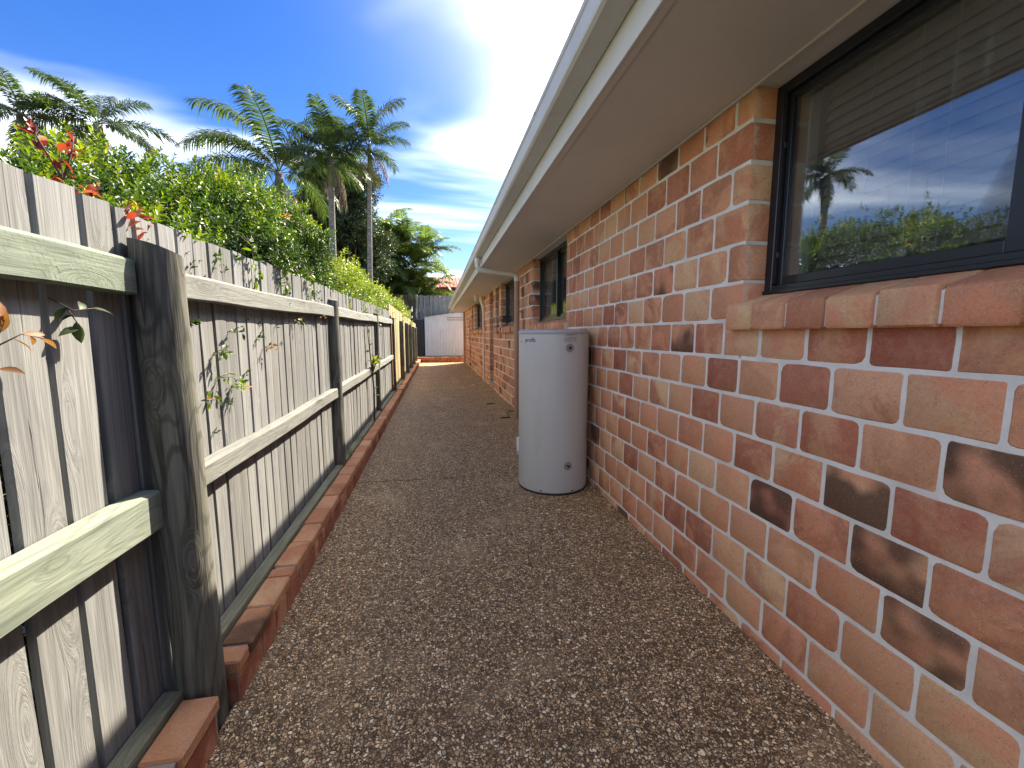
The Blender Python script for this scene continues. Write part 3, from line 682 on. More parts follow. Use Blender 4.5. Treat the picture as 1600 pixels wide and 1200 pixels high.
# ------------------------------------------------------------------ water heater
TR = 0.316; TC = Vector((1.052, 3.73, 0)); TH = 1.435
tk = empty('water_heater', TC); tag(tk, 'tall pale grey cylindrical water heater standing against the brick wall', 'water heater')
m2 = MB(); m2.lathe([(TR - 0.012, 0.016), (TR - 0.002, 0.020), (TR, 0.03), (TR, TH - 0.03), (TR - 0.002, TH - 0.028)], 96); o = m2.obj('tank_body', M['tank'], tk); smooth_angle(o)
m2 = MB(); m2.lathe([(TR + 0.002, TH - 0.034), (TR + 0.005, TH - 0.030), (TR + 0.004, TH - 0.012), (TR - 0.004, TH - 0.002), (TR - 0.03, TH + 0.003), (0.02, TH + 0.012)], 96); o = m2.obj('lid', M['tank_lid'], tk); smooth_angle(o, 50)
m2 = MB(); m2.lathe([(TR - 0.004, 0.0), (TR + 0.001, 0.004), (TR + 0.002, 0.018), (TR - 0.01, 0.021)], 96); o = m2.obj('base', M['dark_plastic'], tk); smooth_angle(o)
face = math.atan2(-TC.y, -TC.x)                  # the side turned to the path
def on_tank(ang, z, off=0.0):
    a_ = face + ang; return Vector(((TR + off) * math.cos(a_), (TR + off) * math.sin(a_), z)), a_
for z in (1.285, 0.262):
    p, a_ = on_tank(R(25.5), z)
    e_ = empty('pipe_port', p, tk); e_.rotation_euler = (0, R(90), a_)
    m2 = MB(); m2.lathe([(0.037, -0.012), (0.037, 0.003), (0.033, 0.006), (0.020, 0.005), (0.017, -0.006)], 28); o = m2.obj('grommet', M['grey_ring'], e_); smooth_angle(o)
    m2 = MB(); m2.lathe([(0.0125, -0.012), (0.0125, 0.010), (0.009, 0.011), (0.008, 0.004)], 18); o = m2.obj('socket', M['brass'], e_); smooth_angle(o)
    m2 = MB(); m2.lathe([(0.0078, -0.004), (0.0078, 0.0095)], 14); m2.obj('plug', M['dark_plastic'], e_)
def bend_on_tank(me, ang0, z0, off):
    for v_ in me.vertices:
        a_ = face + ang0 + v_.co.x / TR; r_ = TR + off + v_.co.z
        v_.co = (r_ * math.cos(a_), r_ * math.sin(a_), z0 + v_.co.y)
def text_mesh(s, size):
    cu = bpy.data.curves.new('t', 'FONT'); cu.body = s; cu.size = size; cu.extrude = 0.0004; cu.shear = 0.15
    t_ = bpy.data.objects.new('t', cu); C.objects.link(t_); bpy.context.view_layer.update()
    me = bpy.data.meshes.new_from_object(t_.evaluated_get(bpy.context.evaluated_depsgraph_get()))
    bpy.data.objects.remove(t_); bpy.data.curves.remove(cu); return me
me = text_mesh('profla', 0.052); me.materials.clear(); me.materials.append(M['ink']); bend_on_tank(me, R(-51), 1.333, 0.0012); link('lettering', me, tk)
m2 = MB(); m2.box(-0.010, 0.010, -0.003, 0.003, -0.0005, 0.0005); me = m2.mesh('mark', M['ink']); bend_on_tank(me, R(-63), 1.335, 0.0012); link('mark', me, tk)
def curved_plate(name, mat, a0, a1, z0, z1, off, n=8, parent=tk):
    m2 = MB(); vs = []
    for i in range(n + 1):
        t_ = i / n
        for z in (z0, z1): p, _ = on_tank(a0 + (a1 - a0) * t_, z, off); vs.append(p)
    m2.add(vs, [(2 * i, 2 * i + 2, 2 * i + 3, 2 * i + 1) for i in range(n)]); return m2.obj(name, mat, parent, True)
lb = curved_plate('rating_label', M['label'], R(16), R(39), 1.325, 1.408, 0.0008)
for i, (z, a0, a1) in enumerate(((1.398, 20, 37), (1.390, 18, 30), (1.372, 24, 33), (1.362, 17, 26), (1.362, 29, 37), (1.350, 16.5, 30), (1.350, 32, 36), (1.340, 18, 28))):
    curved_plate('print_line', M['label_ink'], R(a0), R(a1), z - 0.0022, z + 0.0022, 0.0014, 6, lb)
for z in (0.42, 0.30): 
    p, a_ = on_tank(R(-86), z, 0.006); m2 = MB(); m2.box(-0.012, 0.012, -0.03, 0.03, -0.02 if z < 0.35 else -0.14, 0.02, 0.004); o = m2.obj('cover_clip', M['white'], tk); o.location = p; o.rotation_euler = (0, 0, a_)
for ang in (-18, 34):
    p, a_ = on_tank(R(ang), 0.034, 0.0); m2 = MB(); m2.box(-0.004, 0.001, -0.011, 0.011, -0.005, 0.005, 0.001); o = m2.obj('drain_slot', M['dark_plastic'], tk); o.location = p; o.rotation_euler = (0, 0, a_)

# ------------------------------------------------------------------ kerb
kb = empty('brick_kerb', (KX, 8, 0)); tag(kb, 'low two-course red brick kerb along the foot of the timber fence', 'kerb'); kl = Vector((-KX, -8, 0))
KT = 0.168; CAPT = 0.052
POSTS_OLD = [(-1.15, -0.875), (1.555, -0.852), (4.13, -0.945), (6.98, -0.955)]
POSTS_NEW = [(9.42, -0.955), (11.9, -0.95), (13.95, -0.945), (15.9, -0.94), (17.9, -0.94), (19.8, -0.94)]
gaps = [(1.475, 1.632)]
mbm = MB()
for a, c_ in ((-0.6, 1.475), (1.632, 21.2)): mbm.box(KX - 0.1, KX - 0.006, a + 0.004, c_ - 0.004, -0.05, KT - 0.008)
link('mortar_bed', mbm.mesh('mortar_bed', M['concrete']), kb, kl)
def kerb_brick(y0, y1, z0, z1, x0, x1, mat, c=0.007):
    L = y1 - y0; m2 = MB(); m2.box(x0, x1, -L / 2, L / 2, z0, z1, c)
    me = m2.mesh('brick', mat)
    j = rng.uniform(-0.004, 0.004)
    o = link('brick', me, kb, kl + Vector((j, (y0 + y1) / 2, rng.uniform(-0.002, 0.001))), (0, 0, R(rng.uniform(-0.6, 0.6)))); return o
y = 1.475; caps = []
while y > -0.6: caps.append((y - 0.235 + 0.008, y)); y -= 0.235
y = 1.632
for L in [0.10] + [0.243, 0.243, 0.092, 0.27] + [0.25] * 80:
    if y > 21.15: break
    caps.append((y, min(y + L - 0.008, 21.2))); y += L
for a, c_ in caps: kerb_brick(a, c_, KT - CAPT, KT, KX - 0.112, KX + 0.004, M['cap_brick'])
lows = []; y = 1.475; i = 0
while y > -0.6: L = 0.24; lows.append((y - L + 0.009, y)); y -= L
y = 1.632
for i in range(90):
    L = (0.215, 0.165, 0.15, 0.25, 0.25)[i] if i < 5 else 0.25
    if y > 21.1: break
    lows.append((y, min(y + L - 0.009, 21.2))); y += L
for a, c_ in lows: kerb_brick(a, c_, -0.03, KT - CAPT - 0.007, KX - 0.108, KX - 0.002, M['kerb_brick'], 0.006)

# ------------------------------------------------------------------ fence
PX = -0.945                                     # front face of the palings
def post_mesh(z1, r, seed, mat, lean=(0, 0)):
    rr = random.Random(seed); seg = 22; nring = 26; vs = []; fs = []
    ph = [rr.uniform(0, 6.28) for _ in range(8)]
    ztilt = rr.uniform(-0.02, 0.02); ztx = -0.018
    for i in range(nring + 1):
        t_ = i / nring
        for k in range(seg):
            q = 2 * math.pi * k / seg
            rad = r * (1 + 0.035 * math.sin(q * 2 + ph[0] + t_ * 2) + 0.02 * math.sin(q * 5 + ph[1]) + 0.02 * math.sin(t_ * 17 + ph[2] + q) + 0.012 * math.sin(t_ * 41 + q * 3 + ph[3]))
            x, y = rad * math.cos(q), rad * math.sin(q)
            # sawn flats on the fence side and slightly towards the path
            x = max(x, -r * 0.78)
            z = -0.3 + (z1 + 0.3) * t_
            if i == nring: z += ztilt * y / r + ztx * x / r; x *= 0.97; y *= 0.97
            vs.append((x + lean[0] * t_, y + lean[1] * t_, z))
    for i in range(nring):
        for k in range(seg):
            k2 = (k + 1) % seg; fs.append((i * seg + k, i * seg + k2, (i + 1) * seg + k2, (i + 1) * seg + k))
    fs.append(tuple(nring * seg + k for k in range(seg)))
    m2 = MB(); m2.add(vs, fs); me = m2.mesh('post', mat, True); me.set_sharp_from_angle(angle=R(50)); return me
of = empty('paling_fence', (-0.9, 4, 0)); tag(of, 'old grey timber paling fence with pale rails and rounded posts', 'fence'); ol = Vector((0.9, -4, 0))
for i, (y, x) in enumerate(POSTS_OLD):
    link('post', post_mesh(1.672 if i == 1 else 1.70 + 0.012 * i, 0.071 if i == 1 else 0.072, 30 + i, M['post'], (-0.03 if i == 1 else 0, 0.02 if i == 1 else 0)), of, ol + Vector((x, y, 0)))
def rail(y0, y1, z0, z1, h, mat, x0=PX + 0.001, x1=-0.896, wob=0.004):
    n = 14; vs = []; rr = random.Random(int(y0 * 100 + z0 * 1000)); L = y1 - y0
    for i in range(n + 1):
        t_ = i / n; y = y0 + L * t_; z = z0 + (z1 - z0) * t_ + wob * math.sin(t_ * 9 + rr.random()); w = rr.uniform(-0.0015, 0.0015)
        c_ = 0.005
        pf = [(x0, z), (x1 - c_, z), (x1 + w, z + c_), (x1 + w, z + h - c_ * 2), (x1 - c_ * 2, z + h + w), (x0, z + h + w)]
        vs += [(p[0], y - y0 - L / 2, p[1]) for p in pf]
    k = 6; fs = []
    for i in range(n):
        for j in range(k): fs.append((i * k + j, (i + 1) * k + j, (i + 1) * k + (j + 1) % k, i * k + (j + 1) % k))
    fs += [tuple(range(k)), tuple(reversed(range(n * k, n * k + k)))]
    m2 = MB(); m2.add(vs, [tuple(reversed(f)) for f in fs]); me = m2.mesh('rail', mat, True); me.set_sharp_from_angle(angle=R(30))
    return link('rail', me, of, ol + Vector((0, (y0 + y1) / 2, 0)))
rail(-0.5, 1.50, 1.512, 1.520, 0.108, M['rail_green']); rail(-0.5, 1.50, 0.785, 0.772, 0.13, M['rail_low'], x1=-0.888)
rail(1.60, 4.07, 1.522, 1.556, 0.094, M['rail']); rail(1.60, 4.07, 0.802, 0.818, 0.088, M['rail'])
rail(4.17, 6.93, 1.558, 1.585, 0.094, M['rail']); rail(4.17, 6.93, 0.822, 0.85, 0.09, M['rail'])
rail(7.03, 9.30, 1.59, 1.61, 0.094, M['rail']); rail(7.03, 9.30, 0.85, 0.87, 0.09, M['rail'])
def paling_mesh(wd, h, seed, mat, th=0.019):
    rr = random.Random(seed); vs = []; n = 7; c_ = 0.0025; fs = []
    bow = rr.uniform(-0.006, 0.006); tw = rr.uniform(-0.006, 0.006); cup = rr.uniform(-0.002, 0.003)
    for i in range(n + 1):
        t_ = i / n; z = h * t_; dx = bow * math.sin(math.pi * t_) + tw * (t_ - 0.5)
        e0 = rr.uniform(-0.0015, 0.0015); e1 = rr.uniform(-0.0015, 0.0015)
        if i == n: tl = rr.uniform(-0.006, 0.006)
        else: tl = 0
        pf = [(-th, -wd / 2 + e0), (-c_, -wd / 2 + e0), (0, -wd / 2 + c_ + e0), (cup, 0), (0, wd / 2 - c_ + e1), (-c_, wd / 2 + e1), (-th, wd / 2 + e1)]
        vs += [(p[0] + dx, p[1], z + tl * p[1] / wd) for p in pf]
    k = 7
    for i in range(n):
        for j in range(k): fs.append((i * k + j, i * k + (j + 1) % k, (i + 1) * k + (j + 1) % k, (i + 1) * k + j))
    fs.append(tuple(range(n * k, n * k + k)))
    m2 = MB(); m2.add(vs, fs); return m2.mesh('paling', mat)
near = [(1.172, 0.120), (1.315, 0.125), (1.452, 0.106), (1.665, 0.100), (1.778, 0.098), (1.888, 0.100), (1.995, 0.098)]
pl = []
y = 1.03
while y > -0.55: pl.append((y, 0.118)); y -= 0.135
pl += near; y = 2.104
while y < 9.28: pl.append((y, rng.uniform(0.094, 0.1))); y += rng.uniform(0.104, 0.110)
pl.append((1.555, 0.07))
varm = {}
for i, (y, wd) in enumerate(pl):
    top = 1.778 + 0.0115 * (y - 1.2) + rng.uniform(-0.006, 0.010); z0 = 0.075
    wv = round(wd, 2) if y > 2 else wd; s = rng.randrange(10) if y > 2.6 else 100 + i
    key = (wv, s)
    if key not in varm: varm[key] = paling_mesh(wd, 1.0, s, M['paling'])
    me = varm[key]
    if y <= 2.6 or True:
        o = link('paling', me, of, ol + Vector((PX - rng.uniform(0, 0.007), y, z0)), (R(rng.uniform(-0.25, 0.25)), 0, R(rng.uniform(-1.2, 1.2))), (1, 1, top - z0))
m2 = MB()
for a, c_ in ((-0.55, 1.50), (1.61, 4.06), (4.17, 6.92), (7.04, 9.35)):
    m2.box(PX + 0.002, KX - 0.118, a, c_, 0.04, 0.186, 0.004)
m2.obj('plinth_board', M['plinth'], of, loc=ol)
nf = empty('paling_fence', (-0.9, 15, 0)); tag(nf, 'newer yellowish paling fence beyond the grey one with close dark posts', 'fence'); nl = Vector((0.9, -15, 0))
for i, (y, x) in enumerate(POSTS_NEW): link('post', post_mesh(1.76 - 0.012 * i, 0.072, 60 + i, M['post']), nf, nl + Vector((x + 0.02, y, 0)))
y = 9.40; i = 0
while y < 21.2:
    key = ('n', i % 8)
    if key not in varm: varm[key] = paling_mesh(0.142, 1.0, 200 + i, M['new_paling'])
    top = 2.035 - 0.0125 * (y - 9.4) + rng.uniform(-0.004, 0.004)
    link('paling', varm[key], nf, nl + Vector((PX - 0.015 - (i % 2) * 0.003, y, 0.05)), (0, 0, R(rng.uniform(-0.4, 0.4))), (1, 1, top - 0.05)); y += 0.146; i += 1
m2 = MB()
for z in (0.45, 1.5): m2.box(PX - 0.055, PX - 0.039, 9.3, 21.2, z, z + 0.09)
m2.obj('rail', M['new_paling'], nf, loc=nl)
m2 = MB(); m2.box(PX + 0.002, KX - 0.118, 9.36, 21.2, 0.04, 0.18, 0.004); m2.obj('plinth_board', M['plinth'], nf, loc=nl)
m2 = MB(); m2.box(-0.035, 0.0, -0.045, 0.045, 0.1, 1.78, 0.004)
ep = m2.obj('paling', paint('brown_end', (0.27, 0.13, 0.06), 0.8, 0.3), nf, loc=nl + Vector((PX + 0.03, 9.29, 0)))

# ------------------------------------------------------------------ far end: bed wall, shed, fences, red building
bw = empty('garden_bed_wall', (0.3, YE, 0)); tag(bw, 'low red brick wall closing the far end of the path', 'wall'); bwl = Vector((-0.3, -YE, 0))
m2 = MB(); m2.box(-1.2, 6, YE + 0.012, YE + 0.22, -0.1, 0.262); link('mortar_bed', m2.mesh('mortar_bed', M['concrete']), bw, bwl)
for row, (z0, z1, mt) in enumerate(((-0.02, 0.125, 'kerb_brick'), (0.135, 0.212, 'kerb_brick'), (0.22, 0.272, 'cap_brick'))):
    x = -1.2 - row * 0.11
    while x < 3.0:
        m2 = MB(); m2.box(-0.113, 0.113, 0, 0.1, z0, z1, 0.006); link('brick', m2.mesh('brick', M[mt]), bw, bwl + Vector((x, YE - (0.012 if row == 2 else 0), 0))); x += 0.238
m2 = MB(); m2.box(-1.2, 6, YE + 0.221, 25.8, -0.1, 0.24); tag(m2.obj('garden_bed', M['soil']), kind='structure')
SY = 23.2
sh = empty('garden_shed', (0.6, SY, 0.24)); tag(sh, 'pale ribbed metal shed with a sloping top behind the low brick wall', 'shed')
x0, x1 = -1.17, 2.4
def shed_top(x): return 2.03 + min(0.24, (x + 1.17) * 0.15)
k = 0; x = x0
while x < x1:
    w_ = 0.155; m2 = MB(); a = x; e = min(x + w_, x1)
    prof = [(a, 0), (a + 0.04, 0), (a + 0.055, -0.022), (a + 0.10, -0.022), (a + 0.115, 0), (e, 0)]
    vs = [(p, q, 0) for p, q in prof] + [(p, q, shed_top(p)) for p, q in prof] + [(p, 0.03, 0) for p, q in prof] + [(p, 0.03, shed_top(p)) for p, q in prof]; n = 6
    m2.add(vs, [(i, i + 1, n + i + 1, n + i) for i in range(5)] + [(2 * n + i + 1, 2 * n + i, 3 * n + i, 3 * n + i + 1) for i in range(5)] + [(n + i, n + i + 1, 3 * n + i + 1, 3 * n + i) for i in range(5)] + [(0, n, 3 * n, 2 * n), (n - 1, 3 * n - 1, 4 * n - 1, 2 * n - 1)])
    m2.obj('wall_panel', M['shed'], sh); x += w_
m2 = MB(); m2.box(x0, x0 + 0.03, 0.031, 1.9, 0, 2.02); m2.box(x1 - 0.03, x1, 0.031, 1.9, 0, 2.26); m2.box(x0 + 0.03, x1 - 0.03, 1.87, 1.9, 0, 2.02); m2.obj('side_wall', M['shed'], sh)
m2 = MB(); m2.add([(x0 - 0.03, -0.06, 2.03), (0.43, -0.06, 2.275), (x1 + 0.03, -0.06, 2.275), (x1 + 0.03, 1.95, 2.275), (0.43, 1.95, 2.275), (x0 - 0.03, 1.95, 2.03)] + [(x0 - 0.03, -0.06, 2.05), (0.43, -0.06, 2.30), (x1 + 0.03, -0.06, 2.30), (x1 + 0.03, 1.95, 2.30), (0.43, 1.95, 2.30), (x0 - 0.03, 1.95, 2.05)],
    [(0, 1, 4, 5), (1, 2, 3, 4), (11, 10, 7, 6), (10, 9, 8, 7), (0, 6, 7, 1), (1, 7, 8, 2), (2, 8, 9, 3), (3, 9, 10, 4), (4, 10, 11, 5), (5, 11, 6, 0)]); m2.obj('roof', M['shed'], sh)
m2 = MB()
for z in (1.90, 2.02): m2.box(0.0, 1.4, -0.05, -0.023, z, z + 0.03)
m2.obj('track_rail', M['grey_ring'], sh)
m2 = MB(); m2.box(-0.26, 0.26, -0.03, 0.5, 0, 1.95, 0.02); m2.box(-0.24, 0.24, -0.04, -0.03, 0.1, 0.95, 0.004); m2.box(-0.24, 0.24, -0.04, -0.03, 1.0, 1.9, 0.004)  # dark box put in to stand for the dark gap left of the shed
o = m2.obj('dark_gap_box', M['shed_dark'], loc=(-0.87, SY + 0.1, 0.24)); tag(o, 'tall black box filling the dark gap between the fence end and the pale shed', 'box')
def simple_fence(name, label, p0, p1, zb, zt, mat, wd=0.12, posts=True):
    p0, p1 = Vector(p0), Vector(p1); L = (p1 - p0).length; ang = math.atan2((p1 - p0).y, (p1 - p0).x); mid = (p0 + p1) / 2
    r_ = empty(name, (mid.x, mid.y, zb)); tag(r_, label, 'fence'); r_.rotation_euler = (0, 0, ang)
    n = int(L / wd)
    for i in range(n):
        m2 = MB(); m2.box(-wd / 2 + 0.005, wd / 2 - 0.005, -0.01, 0.01, 0, zt - zb + rng.uniform(-0.02, 0.02), 0.003)
        link('paling', m2.mesh('paling', M[mat]), r_, (-L / 2 + (i + 0.5) * wd, (0.012 if i % 2 else 0), 0), (0, R(rng.uniform(-0.4, 0.4)), 0))
    m2 = MB()
    for z in (0.3, (zt - zb) - 0.35): m2.box(-L / 2, L / 2, 0.024, 0.06, z, z + 0.08)
    m2.obj('rail', M[mat], r_); return r_
bank = MB(); bank.box(-60, 60, 26.25, 120, -0.5, 1.75); tag(bank.obj('embankment', M['soil']), kind='structure')
simple_fence('paling_fence', 'tall grey paling fence rising behind the shed at the far end', (-1.05, 25.95, 0), (5.0, 25.95, 0), 0.2, 3.68, 'far_paling')
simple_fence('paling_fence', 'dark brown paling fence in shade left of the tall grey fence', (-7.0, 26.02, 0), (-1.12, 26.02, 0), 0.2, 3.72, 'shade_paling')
m2 = MB(); m2.box(-0.05, 0.05, -0.05, 0.05, 0, 3.5, 0.006); m2.box(-0.06, 0.06, -0.06, 0.06, 3.5, 3.53, 0.006); o = m2.obj('fence_post', M['far_paling'], loc=(-1.06, 25.80, 0.2)); tag(o, 'slim pale post where the far grey and brown fences meet', 'post')
rb = empty('red_building', (2.4, 38, 1.75)); tag(rb, 'dark red clad building with a light red ribbed roof beyond the far fence', 'building')
for i in range(26):
    m2 = MB(); a = -4.0 + i * 0.33; m2.box(a, a + 0.325, -0.03 if i % 2 else 0, 0.1, 0, 3.72); m2.obj('wall_panel', M['red_wall'], rb)
for i in range(30):
    a = -4.4 + i * 0.31; m2 = MB(); prof = [(a, 0), (a + 0.2, 0), (a + 0.225, 0.05), (a + 0.285, 0.05), (a + 0.31, 0)]
    vs = [(p, -0.35, 3.70 + q) for p, q in prof] + [(p, 3.6, 5.0 + q) for p, q in prof] + [(p, -0.35, 3.64) for p, q in prof] + [(p, 3.6, 4.94) for p, q in prof]; n = 5
    m2.add(vs, [(j, j + 1, n + j + 1, n + j) for j in range(4)] + [(2 * n + j, j, j + 1, 2 * n + j + 1)[::-1] for j in range(4)] + [(2 * n + j + 1, 2 * n + j, 3 * n + j, 3 * n + j + 1) for j in range(4)])
    m2.obj('roof_sheet', M['red_roof'], rb)
m2 = MB(); m2.box(-4.45, 4.95, -0.45, -0.352, 3.58, 3.70); m2.obj('gutter', M['red_wall'], rb)
m2 = MB(); m2.box(-4.0, 4.58, 0.101, 7.0, 0, 3.6); m2.obj('body', M['red_wall'], rb)

# ------------------------------------------------------------------ foliage builders
def norm(a): return a / np.maximum(np.linalg.norm(a, axis=-1, keepdims=True), 1e-9)
def leaf_mesh(name, base, direc, normal, length, width, tint, mat, fold=0.25, droop=0.15):
    n = len(base); direc = norm(direc); side = norm(np.cross(direc, normal)); nrm = np.cross(side, direc)
    L = length[:, None]; W = width[:, None]
    mid = base + direc * L * 0.45
    tip = base + direc * L - nrm * L * droop
    l = mid + side * W * 0.5 + nrm * W * fold; r = mid - side * W * 0.5 + nrm * W * fold
    v_ = np.stack([base, l, tip, r], 1).reshape(-1, 3)
    idx = np.arange(n)[:, None] * 4
    tri = np.concatenate([idx + np.array([[0, 2, 1]]), idx + np.array([[0, 3, 2]])], 1).reshape(-1)
    me = bpy.data.meshes.new(name); me.vertices.add(n * 4); me.vertices.foreach_set('co', v_.reshape(-1).astype(np.float32))
    me.loops.add(n * 6); me.loops.foreach_set('vertex_index', tri.astype(np.int32))
    me.polygons.add(n * 2); me.polygons.foreach_set('loop_start', np.arange(0, n * 6, 3, dtype=np.int32))
    me.update(calc_edges=True)
    at = me.attributes.new('tint', 'FLOAT', 'POINT'); at.data.foreach_set('value', np.repeat(np.clip(tint, 0, 1), 4).astype(np.float32))
    me.materials.append(mat); return me
def shoots(pos, axis, tint, nleaf, leaflen, stem, rngn):
    """each shoot: leaves in opposite pairs along a short stem"""
    n = len(pos); axis = norm(axis); ref = norm(rngn.normal(size=(n, 3))); u = norm(np.cross(axis, ref)); w_ = np.cross(axis, u)
    B, D, NN, LL, TT = [], [], [], [], []
    for k in range(nleaf):
        q = k * 2.4 + rngn.uniform(0, 0.6, (n, 1)); t_ = (k + 0.5) / nleaf
        rad = u * np.cos(q) + w_ * np.sin(q)
        op = 0.95 - 0.55 * t_
        dd = norm(rad * op + axis * (1 - op * 0.55) + rngn.normal(size=(n, 3)) * 0.15)
        B.append(pos + axis * (stem * t_)); D.append(dd); NN.append(norm(axis * op - rad * 0.35 + rngn.normal(size=(n, 3)) * 0.2))
        LL.append(leaflen * rngn.uniform(0.7, 1.15, n) * (1.05 - 0.35 * t_)); TT.append(tint + 0.16 * (t_ - 0.4) + rngn.normal(size=n) * 0.03)
    return np.concatenate(B), np.concatenate(D), np.concatenate(NN), np.concatenate(LL), np.concatenate(TT)
def noise3(p, s, seed=0):
    r_ = np.random.default_rng(seed); o_ = np.zeros(len(p))
    for i in range(6):
        k = r_.normal(size=3) * s * (1 + 0.5 * i); o_ += np.sin(p @ k + r_.uniform(0, 6.28)) / (1 + 0.4 * i)
    return o_ / 3.0
def shrub(name, label, cat, lumps, nshoot, leaflen, mat, tint0, top_gain, seed, group=None, clip=None, stems=3, inner=0.35):
    """lumps: list of (x,y,z,rx,ry,rz); shoots clothe the outside of their union"""
    r_ = np.random.default_rng(seed); lumps_ = np.array(lumps); vol = (lumps_[:, 3] * lumps_[:, 4] + lumps_[:, 4] * lumps_[:, 5]); pr = vol / vol.sum()
    P_, A_ = [], []
    need = nshoot
    while need > 0:
        m_ = need * 3; ci = r_.choice(len(lumps_), m_, p=pr); dv = norm(r_.normal(size=(m_, 3)))
        c_ = lumps_[ci, :3]; rr = lumps_[ci, 3:]
        p = c_ + dv * rr
        rad = 1 + 0.15 * noise3(p, 5.0, seed) + 0.08 * noise3(p, 14.0, seed + 1)
        depth = np.where(r_.random(m_) < inner, r_.uniform(0.55, 0.95, m_), r_.uniform(0.92, 1.06, m_)) * rad
        p = c_ + dv * rr * depth[:, None]
        ok = np.ones(m_, bool)
        for L_ in lumps_:
            q = ((p - L_[:3]) / L_[3:]); ok &= (q * q).sum(1) > 0.30
        ok &= (noise3(p, 6.5, seed + 9) > -0.45) | (depth < 0.85)
        if clip: ok &= clip(p)
        p = p[ok]; dv = (dv / rr)[ok]
        P_.append(p[:need]); A_.append(norm(dv)[:need]); need -= len(P_[-1])
    p = np.concatenate(P_); a_ = np.concatenate(A_)
    ax = norm(a_ * 0.8 + np.array([0, 0, 0.55]) + r_.normal(size=p.shape) * 0.35)
    spike = r_.random(len(p)) < np.where(a_[:, 2] > 0.45, 0.10, 0.0); p = p + np.where(spike, r_.uniform(0.04, 0.16, len(p)), 0)[:, None] * np.array([0, 0, 1.0])
    t_ = tint0 + r_.normal(size=len(p)) * 0.055 + top_gain * np.clip(a_[:, 2], 0, 1) * r_.uniform(0.3, 1.2, len(p)) + 0.20 * noise3(p, 3.0, seed + 3)  # upward shoots lighter: new growth, and shaded sides painted into the tint
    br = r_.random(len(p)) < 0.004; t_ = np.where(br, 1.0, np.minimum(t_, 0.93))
    ll = leaflen * r_.uniform(0.75, 1.25, len(p))
    B, D, NN, LL, TT = shoots(p, ax, t_, 9, ll, leaflen * 2.0, r_)
    base = np.array([lumps_[:, 0].mean(), lumps_[:, 1].mean(), 0])
    root = empty(name, tuple(base)); tag(root, label, cat, group)
    me = leaf_mesh('foliage', B - base, D, NN, LL, LL * 0.42, TT, mat); link('foliage', me, root)
    for k in range(stems):
        L_ = lumps_[(k * 7) % len(lumps_)]; m2 = MB()
        tp = Vector(L_[:3]); bs = Vector((L_[0] * 0.9 + base[0] * 0.1, L_[1], -0.06)); md = (tp + bs) / 2 + Vector((r_.uniform(-.1, .1), r_.uniform(-.1, .1), 0))
        m2.tube([bs, md, tp], [0.03, 0.022, 0.01], 7); o = link('stem', m2.mesh('stem', M['bark'], True), root, tuple(-base))
    return root
# main hedge: lumps follow the ridge line read off the photograph
ridge = [(1.80, 1.70), (2.05, 1.80), (2.3, 1.98), (2.6, 2.15), (2.95, 2.24), (3.3, 2.36), (3.65, 2.48), (4.0, 2.53), (4.35, 2.56), (4.65, 2.50)]
lum = []
for i, (y, zt) in enumerate(ridge):
    r1 = rng.uniform(0.30, 0.38)
    lum.append((-1.48 + rng.uniform(-.05, .05), y + rng.uniform(-.08, .08), zt - 0.32, 0.40, 0.36, 0.34))
    lum.append((-1.40, y + (0.15 if y < 4.2 else -0.15), zt - 0.62, 0.40, 0.40, 0.42))
    lum.append((-1.95, y, zt - 0.42, 0.45, 0.42, 0.40))
    if y < 4.3: lum.append((-1.42, y, 1.5, 0.36, 0.40, 0.42))
for k in range(24):
    i = rng.randrange(len(ridge)); y, zt = ridge[i]; q = rng.uniform(0.14, 0.24)
    lum.append((rng.uniform(-1.65, -1.2), y + rng.uniform(-.2, .2), zt - rng.uniform(0.02, 0.2), q, q, q * 0.9))
for k in range(16):
    i = rng.randrange(len(ridge) - 1); y, zt = ridge[i]; q = rng.uniform(0.13, 0.2)
    lum.append((rng.uniform(-1.12, -1.06), y + rng.uniform(-.2, .2), rng.uniform(1.75, zt - 0.3), q, q, q * 0.9))
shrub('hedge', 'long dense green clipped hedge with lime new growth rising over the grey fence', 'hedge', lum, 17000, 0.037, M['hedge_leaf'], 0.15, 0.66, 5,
      clip=lambda p: (p[:, 0] < PX - 0.035) | ((p[:, 2] > 1.84) & (p[:, 0] < PX + 0.10)), stems=9)  # low base tint carries the self-shadow of the hedge face
low = [(-1.45, y, z, 0.42, 0.45, 0.42) for y in np.arange(-0.6, 9.4, 0.55) for z in (0.35, 0.95)] + [(-1.45, y, 1.35, 0.40, 0.40, 0.30) for y in np.arange(-0.6, 2.0, 0.5)]
shrub('underplanting', 'dark green shrubs filling the gaps behind the grey palings', 'shrub', low, 7000, 0.07, M['dark_leaf'], 0.4, 0.1, 25, clip=lambda p: p[:, 0] < PX - 0.2, stems=4)
shrub('garden_shrub', 'round lime green shrub past the end of the hedge', 'shrub', [(-1.40, 6.7, 2.02, 0.40, 0.60, 0.40), (-1.45, 7.5, 2.05, 0.42, 0.6, 0.38), (-1.35, 7.2, 1.65, 0.36, 0.75, 0.4), (-1.4, 6.2, 1.78, 0.34, 0.4, 0.38), (-1.4, 8.2, 1.80, 0.36, 0.5, 0.38)], 2600, 0.05, M['bright_leaf'], 0.45, 0.35, 15, clip=lambda p: p[:, 0] < PX - 0.03 + 0.12 * (p[:, 2] > 1.87))
